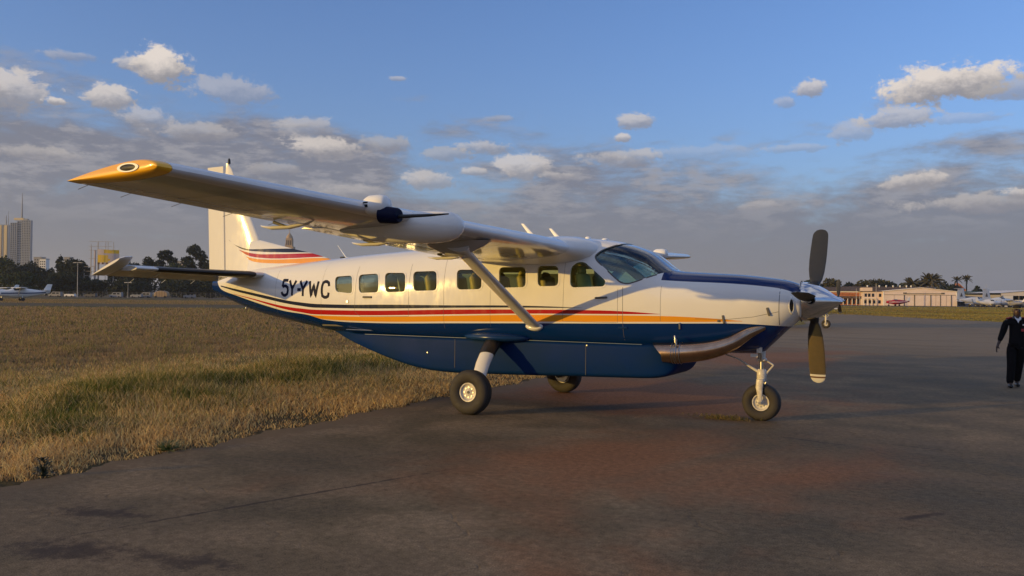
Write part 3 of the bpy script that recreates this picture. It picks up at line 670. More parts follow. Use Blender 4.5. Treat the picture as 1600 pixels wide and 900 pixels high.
# dorsal fillet
secs = []
for q in np.linspace(0, 1, 14):
    x = -11.42+q*2.30; top = float(np.interp(x, [-11.42, -11.2, -10.23, -9.81, -9.52, -9.17], [2.94, 2.91, 2.70, 2.62, 2.55, 2.45])); bot = float(sec(x)[0])-.12
    hw0 = .055*(1-q)+.03; bw = .15*(1-q*.6); s = []
    for k in range(12): s.append(None)
    hh = max(top-bot, .02)
    prof = [(bw, 0), (hw0*1.1, .35), (hw0*.9, .75), (hw0*.55, .94), (0, 1), (-hw0*.55, .94), (-hw0*.9, .75), (-hw0*1.1, .35), (-bw, 0)]
    secs.append([(x, yy_, bot+hh*h) for yy_, h in prof])
shape('dorsal_fin', secs, 'fin', sm=.8)
for sg in (-1, 1):
    def st(y, c0, c1, dz_=0., t=.11, fwd=0.):
        a = abs(y); xl = -10.74-.60*(a-.3)/2.8; xt = -12.08; ch = xl-xt; z0 = 2.185+.02*(a-.3); return [(xl-ch*cx+fwd, y, z0+cy*ch+dz_) for cx, cy in airfoil(14, t, 0., c0, c1)]
    shape('stabiliser', [st(sg*y, 0, .66) for y in frange(.12, 2.84, .2)], 'wwhite')
    bs = []
    for y in frange(.5, 2.45, .2):
        bs.append([(x+.004, yy_, z+(.004 if z > 2.185+.02*(y-.3) else -.004)) for x, yy_, z in st(sg*y, 0, .14)])
    shape('deice_boot', bs, 'boot')
    tc_ = [st(sg*y, 0, .66, 0, .11*k) for y, k in ((2.845, 1), (2.95, .9), (3.02, .6), (3.06, .25))]
    # elevator, drooped, with its balance horn ahead of the hinge
    piv = empty('elevator', (-11.66, 0, 2.21)); piv.parent = plane; piv.rotation_euler = (0, radians(-21), 0)
    def el(y, x0, x1, t=1.): 
        n = 10; X = [x0+(x1-x0)*(1-cos(pi*i/n))/2 for i in range(n+1)]; hh = lambda x: t*max(.003, (.05*(1-((x+.40)/.80)**2)**.7 if x0 > .1 and abs(x+.40) < .8 else .045*(1-abs(x)/.46 if x < 0 else 1)))
        return [(x, y, hh(x)+.02*(abs(y)-.3)) for x in reversed(X)]+[(x, y, -hh(x)+.02*(abs(y)-.3)) for x in X[1:]]
    shape('elevator_panel', [el(sg*y, .02, -.43) for y in frange(.32, 2.86, .3)], 'bare', piv)
    hn = []
    for y, xf, tt in ((2.875, .30, 1.), (2.95, .46, 1.), (3.08, .44, .9), (3.14, .36, .5)):
        n = 10; X = [xf+(-.44-xf)*(1-cos(pi*i/n))/2 for i in range(n+1)]
        def hh(x): q = (xf-x)/(xf+.44); return max(.002, tt*.16*(.2969*sqrt(q)-.126*q-.3516*q*q+.2843*q**3-.1015*q**4)*5*.55)
        hn.append([(x, sg*y, hh(x)+.055) for x in reversed(X)]+[(x, sg*y, -hh(x)+.055) for x in X[1:]])
    shape('balance_horn', hn, 'white', piv)
    for y in (.9, 1.6, 2.3): 
        b = MB(); b.tube([(-.42, sg*y, 0), (-.55, sg*y, -.02)], .003, 5); b.build('static_wick', ['ltwhite'], piv)
    b = MB(); b.tube([(.15, sg*2.1, -.06), (-.1, sg*2.1, -.07), (-.22, sg*2.1, -.045)], [.012, .022, .008], 8, flat=.6); b.build('hinge_fairing', ['white'], piv, 1)
b = MB(); b.lathe([(0, .004), (.035, .02), (.06, .02), (.09, .004)], 10, 'z', (-11.55, 0, 1.46)); b.build('tail_tie_ring', ['steel'], plane, .8)

# ------------------------------------------------------------------ propeller
prop = empty('propeller', (-.40, 0, SPZ)); prop.parent = plane
b = MB(); pr = [(-.175, .0), (-.175, .272), (-.15, .281), (-.06, .278), (.0, .262), (.08, .228), (.17, .178), (.25, .122), (.32, .07), (.37, .030), (.395, .010), (.40, .0)]
b.lathe(pr, 48, 'x'); b.build('spinner', ['chrome'], prop, .9)
b = MB(); b.lathe([(-.16, .27), (-.16, .287), (-.145, .287), (-.145, .27)], 48, 'x'); b.build('spinner_ring', ['steel'], prop, .5)
BL = [(.16, .055, .055, 1.), (.24, .055, .05, 1.), (.32, .075, .04, .96), (.42, .112, .03, .9), (.55, .132, .024, .84), (.75, .142, .019, .78), (.95, .142, .015, .72), (1.12, .138, .012, .69), (1.20, .134, .010, .68), (1.235, .131, .010, .675), (1.262, .125, .009, .67), (1.30, .106, .008, .665), (1.33, .075, .006, .66), (1.345, .03, .004, .66)]
def blade(th):
    """th from straight up towards the viewer's side"""
    secs = []; N = 20
    for r, hc, ht, tw in BL:
        hc *= .84
        a = radians(90*(tw-.66)*.9) ; s = []   # feathered: chord nearly fore-and-aft
        for k in range(N):
            an = 2*pi*k/N; u_ = cos(an)*hc; v_ = sin(an)*ht*(1 if sin(an) > 0 else .45)
            s.append((u_*cos(a)-v_*sin(a)+.0, u_*sin(a)+v_*cos(a), r))
        secs.append(s)
    me = fix_normals(pyd('blade', *loft(secs)))
    o = link_mesh('propeller_blade', me, ['bladeback', 'bladefront', 'tip', 'tipb'], prop, 1.0); o.rotation_euler = (th, 0, 0)
    for p in me.polygons:
        r = p.center.z
        if p.normal.y > .05: 
            p.material_index = 1 if r > .50 else 0
            if r > 1.195: p.material_index = 2
            if 1.232 < r < 1.265: p.material_index = 3
        else: p.material_index = 0
    b = MB(); b.lathe([(.20, .062), (.27, .066), (.33, .06)], 18, 'z'); o = b.build('blade_root_clamp', ['darkplastic'], prop, .8); o.rotation_euler = (th, 0, 0)
ROT = -.091
for th in (ROT-pi/6, ROT-5*pi/6, ROT+pi/2): blade(th)

# ------------------------------------------------------------------ exhaust
b = MB(); path = [(-1.02, -.36, 1.40), (-1.22, -.47, 1.305), (-1.42, -.545, 1.17), (-1.62, -.59, 1.085), (-1.85, -.615, 1.03), (-2.1, -.63, 1.0), (-2.30, -.64, .985), (-2.46, -.645, .985)]
rr = [.05, .085, .11, .125, .14, .15, .155, .15]
def smooth_path(P, R, k=4):
    X = np.arange(len(P)); T = np.linspace(0, len(P)-1, (len(P)-1)*k+1); P = np.array(P)
    return [tuple(float(pchip(X, P[:, j], t)) for j in range(3)) for t in T], [float(pchip(X, R, t)) for t in T]
pth, rad = smooth_path(path, rr); b.tube(pth, rad, 24, cap=False)
n = 24; L = len(b.v)//n
for k in range(n):   # the outlet is cut on a slant
    i = (L-1)*n+k; x, y, z = b.v[i]; b.v[i] = (x+(.985-z)*.95+.02, y, z)
b.build('exhaust_pipe', ['exhaust'], plane, 1.2)
b = MB(); b.tube(pth[:-1], [r*.93 for r in rad[:-1]], 24, cap=False); b.add([], []); o = b.build('exhaust_bore', ['soot_recess_black'], plane, 1.2)
b = MB(); b.tube([(-2.20, -.632, .99), (-2.21, -.633, .99)], [.13, .13], 24); b.build('exhaust_plug', ['soot_recess_black'], plane)
for x in (-2.15, -2.20, -2.235, -2.27):
    b = MB(); b.tube([(x-.008, -.635, .992), (x, -.635, .992), (x+.008, -.635, .992)], [.158, .166, .158], 28, cap=False); b.build('exhaust_clamp', ['steel'], plane, 1)
b = MB(); b.tube([(-2.19, -.77, 1.10), (-2.20, -.775, 1.17), (-2.22, -.76, 1.25)], [.014, .02, .012], 8); b.tube([(-2.2, -.775, 1.15), (-2.2, -.775, 1.20)], .026, 10); b.build('exhaust_bolt', ['steel'], plane, .8)

# ------------------------------------------------------------------ landing gear
def wheel(parent, loc, R, wd, rimr, tilt=0., sgn=-1):
    wl = empty('wheel', loc); wl.parent = parent; wl.rotation_euler = (tilt, 0, 0)
    b = MB(); h = wd/2; n = 40
    b.lathe([(-h*.62, rimr), (-h*.80, rimr*1.06), (-h*.98, R*.66), (-h, R*.76), (-h*.93, R*.88), (-h*.74, R*.965), (-h*.45, R*.994), (-h*.2, R), (h*.2, R), (h*.45, R*.994), (h*.74, R*.965), (h*.93, R*.88), (h, R*.76), (h*.98, R*.66), (h*.80, rimr*1.06), (h*.62, rimr)], n, 'y')
    b.build('tyre', ['rubber'], wl, 1.3)
    for q in (-.42, 0, .42):
        b = MB(); b.lathe([(h*q-.006, R-.004), (h*q-.005, R+.0005), (h*q+.005, R+.0005), (h*q+.006, R-.004)], n, 'y'); b.build('tread_groove', ['soot_recess_black'], wl)
    b = MB()
    for s_ in (-1, 1): b.lathe([(s_*h*.62, rimr*1.03), (s_*h*.74, rimr*.99), (s_*h*.72, rimr*.88), (s_*h*.50, rimr*.80), (s_*h*.40, rimr*.62), (s_*h*.46, rimr*.36), (s_*h*.58, rimr*.24), (s_*h*.60, 0)], 32, 'y')
    b.build('hub', ['hub'], wl, .9)
    for s_ in (-1, 1):
        b = MB()
        for k in range(8): b.lathe([(s_*h*.38, .012), (s_*h*.50, .011), (s_*h*.50, 0)], 8, 'y', (cos(k*pi/4)*rimr*.52, 0, sin(k*pi/4)*rimr*.52))
        b.build('hub_bolt', ['steel'], wl, .8)
        b = MB(); b.lathe([(s_*h*.55, rimr*.16), (s_*h*.68, rimr*.14), (s_*h*.68, 0)], 14, 'y'); b.build('hub_cap', ['seam'], wl, .8)
    return wl
XM = -5.11
for sg in (-1, 1):
    g = empty('main_gear', (XM, sg*1.73, 0)); g.parent = plane
    wheel(plane, (XM, sg*1.73, .336), .338, .225, .145, radians(4)*sg)
    P = [(-.17, -sg*1.16, 1.10), (-.13, -sg*.98, 1.085), (-.10, -sg*.84, 1.02), (-.08, -sg*.66, .90), (-.05, -sg*.46, .74), (-.02, -sg*.30, .56), (-.01, -sg*.22, .44)]
    b = MB(); b.tube(P[:4]+[(-.075, -sg*.62, .865)], [.15, .145, .14, .132, .128], 20, flat=.62); b.build('gear_leg_sleeve', ['boot'], g, 1)
    b = MB(); b.tube([(-.08, -sg*.65, .89), (-.05, -sg*.46, .74), (-.02, -sg*.30, .56), (-.01, -sg*.24, .46)], [.122, .118, .110, .10], 20, flat=.55); b.build('gear_leg', ['white'], g, 1)
    b = MB(); b.tube([(0, -sg*.28, .345), (0, -sg*.05, .345)], .05, 14); b.box((-.0, -sg*.24, .40), (.12, .07, .16), bev=.02); b.build('axle', ['boot'], g, .6)
    b = MB(); b.tube([(.02, -sg*.17, .345), (.02, -sg*.13, .345)], .13, 20); b.build('brake_disc', ['steel'], g, .6)
    # faired bulge where the leg leaves the belly
    secs = []
    for q in np.linspace(-1, 1, 15):
        rad_ = sqrt(max(0, 1-q*q)); cxp = -.14+q*.62; s = []
        for k in range(16):
            a = 2*pi*k/16; s.append((cxp, -sg*(1.04)+sg*(.10+.15*rad_)*cos(a)*max(rad_, .05), 1.13+.085*sin(a)*max(rad_, .05)))
        secs.append(s)
    shape('gear_fairing', secs, 'blue', g, 1.2)
ng = empty('nose_gear', (-1.12, 0, 0)); ng.parent = plane
wheel(plane, (-1.12, 0, .272), .275, .20, .125)
b = MB(); b.tube([(0, 0, .98), (0, 0, .74)], .035, 16); b.build('oleo_strut', ['steel'], ng, 1)
b = MB(); b.tube([(0, 0, 1.05), (0, 0, .88)], .055, 16); b.box((0, 0, .90), (.13, .13, .05), bev=.015); b.build('strut_housing', ['hub'], ng, .7)
b = MB(); b.tube([(0, 0, .76), (0, 0, .73), (0, 0, .60), (0, 0, .575)], [.055, .072, .072, .05], 16); b.box((0, 0, .595), (.11, .26, .05), bev=.015)
for s_ in (-1, 1): b.tube([(0, s_*.115, .61), (-.01, s_*.125, .50), (0, s_*.122, .36), (0, s_*.12, .25)], [.055, .052, .034, .030], 14, flat=.45)
b.build('fork', ['hub'], ng, .9)
b = MB(); b.tube([(0, -.15, .272), (0, .15, .272)], .022, 12); b.build('axle', ['steel'], ng, .7)
b = MB(); b.tube([(.05, 0, .90), (.17, 0, .825)], [.022, .018], 8, flat=.7); b.build('scissor_link', ['hub'], ng, .7)
b = MB(); b.tube([(.17, 0, .825), (.055, 0, .68)], [.018, .024], 8, flat=.7); b.build('scissor_link', ['hub'], ng, .7)
b = MB(); b.tube([(-.04, -.03, .72), (-.16, -.04, .79), (-.34, -.04, .90), (-.60, -.05, .985)], [.022, .018, .011, .010], 8); b.build('drag_link', ['hub'], ng, .7)
b = MB(); b.box((.005, -.20, 1.05), (.075, .02, .085)); b.build('gear_placard', ['hub'], ng); b = MB(); b.box((-.07, -.20, .97), (.10, .02, .045)); b.build('gear_placard', ['hub'], ng)
b = MB(); b.tube([(.01, -.195, 1.01), (.01, -.06, .90)], .018, 8); b.build('gear_actuator', ['steel'], ng, .7)
b = MB(); b.tube([(.07, -.10, .55), (.085, -.10, .58)], .012, 8); b.build('tow_lug', ['steel'], ng)

# ------------------------------------------------------------------ aerials and roof fittings
def blade_aerial(x, z0, h, rake, ch, name='blade_aerial', y=0):
    secs = [[(x+u_*ch*(1-.55*q)-rake*q, y+v_*ch*.16*(1-.55*q), z0+h*q) for u_, v_ in ((.5, 0), (.3, .5), (-.1, .55), (-.5, 0), (-.1, -.55), (.3, -.5))] for q in (0, .5, .95, 1)]
    return shape(name, secs, 'ltwhite', sm=1)
blade_aerial(-4.86, 2.74, .31, .28, .12); blade_aerial(-4.42, 2.74, .21, .19, .11)
b = MB(); b.tube([(-8.92, 0, 2.49), (-9.16, 0, 2.76)], [.013, .005], 8); b.box((-8.9, 0, 2.51), (.10, .05, .03), bev=.01); b.build('rod_aerial', ['ltwhite'], plane, 1)
b = MB(); b.box((-9.02, -.02, 2.515), (.10, .05, .045), bev=.01); b.build('aerial_mount', ['darkplastic'], plane, 1)
b = MB(); b.lathe([(0, .05), (.035, .05), (.05, .035), (.055, 0)], 16, 'z', (-3.92, 0, 2.745)); b.build('roof_beacon', ['ltwhite'], plane, .8)
b = MB(); b.lathe([(0, .06), (.015, .055), (.028, .03), (.03, 0)], 16, 'z', (-3.62, 0, 2.735)); b.build('roof_aerial', ['ltwhite'], plane, .8)
b = MB(); b.lathe([(0, .02), (.02, .014), (.022, 0)], 12, 'z', (-4.12, 0, 2.755)); b.build('roof_stud', ['ltwhite'], plane, .8)

# ------------------------------------------------------------------ cabin
b = MB(); b.box((-5.8, 0, 1.235), (6.4, 1.2, .03)); b.build('cabin_floor', ['darkplastic'], plane)
def seat(x, y, h=1.0, mk='seat'):
    s_ = empty('seat', (x, y, 1.25)); s_.parent = plane
    b = MB(); b.box((0, 0, .36), (.46, .44, .12), bev=.04); b.build('cushion', [mk], s_, .8)
    b = MB(); b.box((-.27, 0, .66), (.12, .43, .56*h), rot=(0, -.18, 0), bev=.045); b.build('backrest', [mk], s_, .8)
    b = MB(); b.box((-.33, 0, .98*h), (.09, .24, .15), rot=(0, -.15, 0), bev=.035); b.build('headrest', [mk], s_, .8)
    for q in (-.18, .18): b = MB(); b.box((0, q, .15), (.36, .03, .30)); b.build('seat_frame', ['darkplastic'], s_)
for x in (-3.55,): seat(x, -.36, 1., 'seatlight'); seat(x, .36, 1., 'seat')
for x in (-4.55, -5.45, -6.35, -7.3): seat(x, -.45, .92); seat(x, .42, .92)
for wv in [WIN[q] for q in (1, 3, 4, 5, 6)]:  # sheets added inside the far wall so the windows look pale and lit
    x0, x1 = wv[3][0], wv[2][0]; b = MB(); b.add([(x0-.03, .755, 1.87), (x1+.03, .755, 1.87), (x1+.03, .75, 2.21), (x0-.03, .75, 2.21)], [(0, 1, 2, 3)]); b.build('window_light_sheet', ['pale_light'], plane)
b = MB(); b.box((-2.78, 0, 1.80), (.30, 1.30, .40), bev=.08); b.build('instrument_panel', ['darkplastic'], plane, .8)
b = MB(); b.tube([(-3.0, -.36, 1.75), (-3.12, -.36, 1.82)], .02, 8); b.tube([(-3.13, -.50, 1.90), (-3.14, -.48, 1.80), (-3.14, -.36, 1.78), (-3.14, -.24, 1.80), (-3.13, -.22, 1.90)], .016, 8); b.build('control_yoke', ['darkplastic'], plane, 1)
for sg in (-1, 1): b = MB(); b.box((-3.05, sg*.38, 2.40), (.02, .30, .12), bev=.008); b.build('sun_visor', ['darkplastic'], plane, .8)
for sg in (-1, 1):
    for x in (-4.0, -6.1): b = MB(); b.box((x, sg*.70, 1.85), (.05, .02, .9)); b.build('cabin_rib', ['liner'], plane)

# ------------------------------------------------------------------ ground and tarmac
APRON = [(-6.25,-70),(-6.35,-12),(-6.38,-8.06),(-6.43,-5.83),(-6.55,-2.5),(-6.64,2.5),(-7,20),(-9,60),(-12.8,105),(6.7,70),(30,27),(60,-30),(80,-70)]
def edge_x(y): return float(np.interp(y, [p[1] for p in APRON[:9]], [p[0] for p in APRON[:9]]))
def wob(t): return .07*sin(t*3.1)+.05*sin(t*7.7+1)+.03*sin(t*19+2)+.02*sin(t*41)
mt = bpy.data.materials.new('dry_grassland'); mt.use_nodes = True; g = NT(mt.node_tree); bs = g.n['Principled BSDF']
P = g.n.new('ShaderNodeNewGeometry').outputs['Position']
a = g.noise(g.vmul(P, (1, 1, 1)), .035, 5, .6); c = g.noise(g.vmul(P, (.25, 1, 1)), .22, 6, .65); f = g.noise(P, 3., 6, .7)
col = g.mix(g.ramp(c, .40, .62), (.26, .18, .085), (.12, .12, .04)); col = g.mix(g.ramp(a, .42, .6), col, (.125, .115, .048)); col = g.mix(g.ramp(f, .35, .7, .0, .6), col, (.055, .042, .025))
X_, Y_, Z_ = g.sep(P)
near = g.m('MULTIPLY', g.m('LESS_THAN', Y_, 45.), g.m('GREATER_THAN', X_, -40.)); col = g.mix(g.m('MULTIPLY', near, .6), col, (.06, .045, .026))
far = g.m('GREATER_THAN', X_, -13.5); far = g.m('MULTIPLY', far, g.m('GREATER_THAN', Y_, 20.)); col = g.mix(g.m('MULTIPLY', far, g.ramp(c, .35, .6, .4, .9)), col, (.26, .20, .055))
g.l.new(col, bs.inputs['Base Color']); bs.inputs['Roughness'].default_value = .95; bs.inputs['Specular IOR Level'].default_value = .1
bn = g.n.new('ShaderNodeBump'); bn.inputs['Strength'].default_value = .7; bn.inputs['Distance'].default_value = .25; g.l.new(g.m('ADD', f, g.m('MULTIPLY', c, 2.)), bn.inputs['Height']); g.l.new(bn.outputs[0], bs.inputs['Normal'])
M['ground'] = mt
R_ = 9000; n = 96; v = [(0, 0, -.03)]; f = []
for k, rr_ in enumerate((60, 400, 2000, R_)):
    v += [(cos(2*pi*i/n)*rr_, sin(2*pi*i/n)*rr_, -.03) for i in range(n)]
f = [(0, 1+i, 1+(i+1) % n) for i in range(n)]
for k in range(3): f += [(1+k*n+i, 1+(k+1)*n+i, 1+(k+1)*n+(i+1) % n, 1+k*n+(i+1) % n) for i in range(n)]
tag(link_mesh('ground', pyd('ground', v, f), ['ground']), kind='structure')

mt = bpy.data.materials.new('worn_asphalt'); mt.use_nodes = True; g = NT(mt.node_tree); bs = g.n['Principled BSDF']
P = g.n.new('ShaderNodeNewGeometry').outputs['Position']; X_, Y_, Z_ = g.sep(P)
big = g.noise(P, .16, 5, .6, .3); mid = g.noise(P, .9, 6, .65, .4); fine = g.noise(P, 14, 5, .7); agg = g.noise(P, 90, 3, .7)
lay = g.noise(g.vmul(P, (.32, 1.2, 1)), .55, 4, .6)
dirt = g.noise(g.vmul(P, (1, .7, 1)), .33, 6, .62, .6)
col = g.mix(g.ramp(mid, .35, .68), (.132, .098, .054), (.265, .188, .112)); col = g.mix(g.ramp(big, .4, .62, 0, .7), col, (.092, .076, .052)); col = g.mix(g.ramp(lay, .45, .65, 0, .5), col, (.20, .14, .086))
col = g.mix(g.m('MULTIPLY', g.ramp(Y_, 6., 30.), g.ramp(lay, .3, .6, .55, .95)), col, (.27, .20, .125))
# laterite dust trodden across the tarmac between the wheels and towards the viewer
def blob(cx, cy, rx, ry, rot=0.):
    ux = g.m('ADD', g.m('MULTIPLY', g.m('SUBTRACT', X_, cx), cos(rot)/rx), g.m('MULTIPLY', g.m('SUBTRACT', Y_, cy), sin(rot)/rx))
    uy = g.m('ADD', g.m('MULTIPLY', g.m('SUBTRACT', X_, cx), -sin(rot)/ry), g.m('MULTIPLY', g.m('SUBTRACT', Y_, cy), cos(rot)/ry))
    return g.m('SUBTRACT', 1., g.m('SQRT', g.m('ADD', g.m('MULTIPLY', ux, ux), g.m('MULTIPLY', uy, uy))))
red = g.m('MAXIMUM', blob(-2.0, -4.2, 3.4, 4.2, .2), g.m('MAXIMUM', blob(-3.2, 2.6, 4.6, 4.6), blob(-.6, -8.6, 2.0, 3.6)))
red = g.m('MAXIMUM', red, blob(-4, 14, 4, 10))
red = g.ramp(g.m('ADD', g.m('MULTIPLY', red, .8), g.m('MULTIPLY', g.m('SUBTRACT', dirt, .5), 2.2)), .06, .72, 0, .72)
col = g.mix(red, col, (.27, .115, .052))
fine_ = g.ramp(fine, .3, .7, .66, 1.30, 'LINEAR'); aa = g.ramp(agg, .25, .75, .30, 1.75, 'LINEAR')
col = g.mix(1., col, g.vec(fine_, fine_, fine_), 'MULTIPLY'); col = g.mix(1., col, g.vec(aa, aa, aa), 'MULTIPLY')
soil = g.m('MULTIPLY', g.ramp(g.m('ADD', g.m('ADD', X_, 6.42), g.m('MULTIPLY', g.m('SUBTRACT', g.noise(P, 3.5, 6, .7), .5), 1.6)), .0, .55, 1, 0), g.m('LESS_THAN', Y_, 30.)); col = g.mix(g.m('MULTIPLY', soil, .8), col, (.17, .115, .065))
# oil-dark patches and long drag marks
oil = None
for (cx, cy, rx, ry, rot) in ((-4.05, -8.95, .75, .30, .25), (-4.75, -8.2, .55, .22, .3), (-3.2, -8.75, .6, .2, .3), (-3.0, -9.6, .5, .3, .2), (1.16, -4.9, .42, .07, .9), (1.0, -1.3, .35, .045, -.25), (-.2, -1.5, .6, .06, -.3), (-3.85, -7.2, 2.6, .035, 1.25)):
    q = blob(cx, cy, rx, ry, rot); oil = q if oil is None else g.m('MAXIMUM', oil, q)
oil = g.ramp(g.m('ADD', oil, g.m('MULTIPLY', g.m('SUBTRACT', g.noise(P, 5., 5, .75), .5), 3.0)), .0, .9, 0, .7); col = g.mix(oil, col, (.034, .026, .026))
vo = g.n.new('ShaderNodeTexVoronoi'); vo.feature = 'DISTANCE_TO_EDGE'; vo.inputs['Scale'].default_value = .35
wp = g.n.new('ShaderNodeVectorMath'); wp.operation = 'ADD'; g.l.new(P, wp.inputs[0]); nz = g.n.new('ShaderNodeTexNoise'); nz.inputs['Scale'].default_value = 1.6; nz.inputs['Detail'].default_value = 5; g.l.new(P, nz.inputs['Vector']); g.l.new(nz.outputs['Color'], wp.inputs[1]); g.l.new(wp.outputs[0], vo.inputs['Vector'])
crack = g.m('MULTIPLY', g.ramp(vo.outputs[0], .002, .010, 1, 0), g.ramp(mid, .5, .62)); col = g.mix(g.m('MULTIPLY', crack, .22), col, (.02, .018, .018))
g.l.new(col, bs.inputs['Base Color']); g.l.new(g.ramp(mid, .3, .7, .75, .95), bs.inputs['Roughness']); bs.inputs['Specular IOR Level'].default_value = .12
bn = g.n.new('ShaderNodeBump'); bn.inputs['Strength'].default_value = .28; bn.inputs['Distance'].default_value = .006
g.l.new(g.m('SUBTRACT', g.m('ADD', g.m('MULTIPLY', agg, 1.0), g.m('MULTIPLY', fine, 1.5)), g.m('MULTIPLY', crack, 2.)), bn.inputs['Height']); g.l.new(bn.outputs[0], bs.inputs['Normal'])
M['asphalt'] = mt
edge = []
for i in range(8):
    (x0, y0), (x1, y1) = APRON[i], APRON[i+1]; n = max(2, min(260, int(abs(y1-y0)/.06))) if -15 < (y0+y1)/2 < 15 else 24
    for k in range(n): 
        y = y0+(y1-y0)*k/n; edge.append((x0+(x1-x0)*k/n+(wob(y) if -15 < y < 40 else .4*sin(y*.4)), y))
rest = []
pts_ = APRON[8:]
for i in range(len(pts_)-1):
    (x0, y0), (x1, y1) = pts_[i], pts_[i+1]
    for k in range(30): rest.append((x0+(x1-x0)*k/30+.9*sin(k*1.7+i)+.5*sin(k*4.1), y0+(y1-y0)*k/30))
poly = edge+rest+[APRON[-1]]
bm = bmesh.new(); vs = [bm.verts.new((x, y, 0)) for x, y in poly]; fc = bm.faces.new(vs); bmesh.ops.triangulate(bm, faces=[fc])
me = bpy.data.meshes.new('tarmac'); bm.to_mesh(me); bm.free()
if me.polygons[0].normal.z < 0: me.flip_normals()
tag(link_mesh('tarmac', me, ['asphalt']), kind='structure')
def strip(name, corners, mk, z):
    tag(link_mesh(name, pyd(name, [(*place(u, d)[:2], z) for u, d in corners], [tuple(range(len(corners)))]), [mk]), kind='structure')
M['taxi'] = mat('taxiway_surface', (.10, .08, .045), .95, spec=.1, noise=(.05, .5, (.14, .11, .06)))
M['dusty'] = mat('dusty_verge', (.26, .19, .10), .95, spec=.1, noise=(.06, .6, (.13, .11, .06)))
M['paleapron'] = mat('pale_apron', (.17, .13, .09), .95, spec=.1, noise=(.05, .5, (.12, .10, .08)))
strip('taxiway', [(-900, 102), (900, 118), (1260, 150), (1260, 190), (900, 160), (-900, 138)], 'taxi', -.022)
strip('dusty_verge', [(-900, 180), (900, 205), (900, 214), (-900, 188)], 'dusty', -.020)
strip('taxiway', [(-900, 225), (900, 246), (900, 268), (-900, 240)], 'taxi', -.018)
strip('apron', [(-900, 292), (900, 312), (900, 420), (-900, 390)], 'paleapron', -.016)
strip('service_road', [(1180, 206), (1900, 206), (1900, 214), (1180, 214)], 'dusty', -.014)
strip('apron', [(1180, 262), (2000, 262), (2000, 430), (1180, 430)], 'paleapron', -.012)

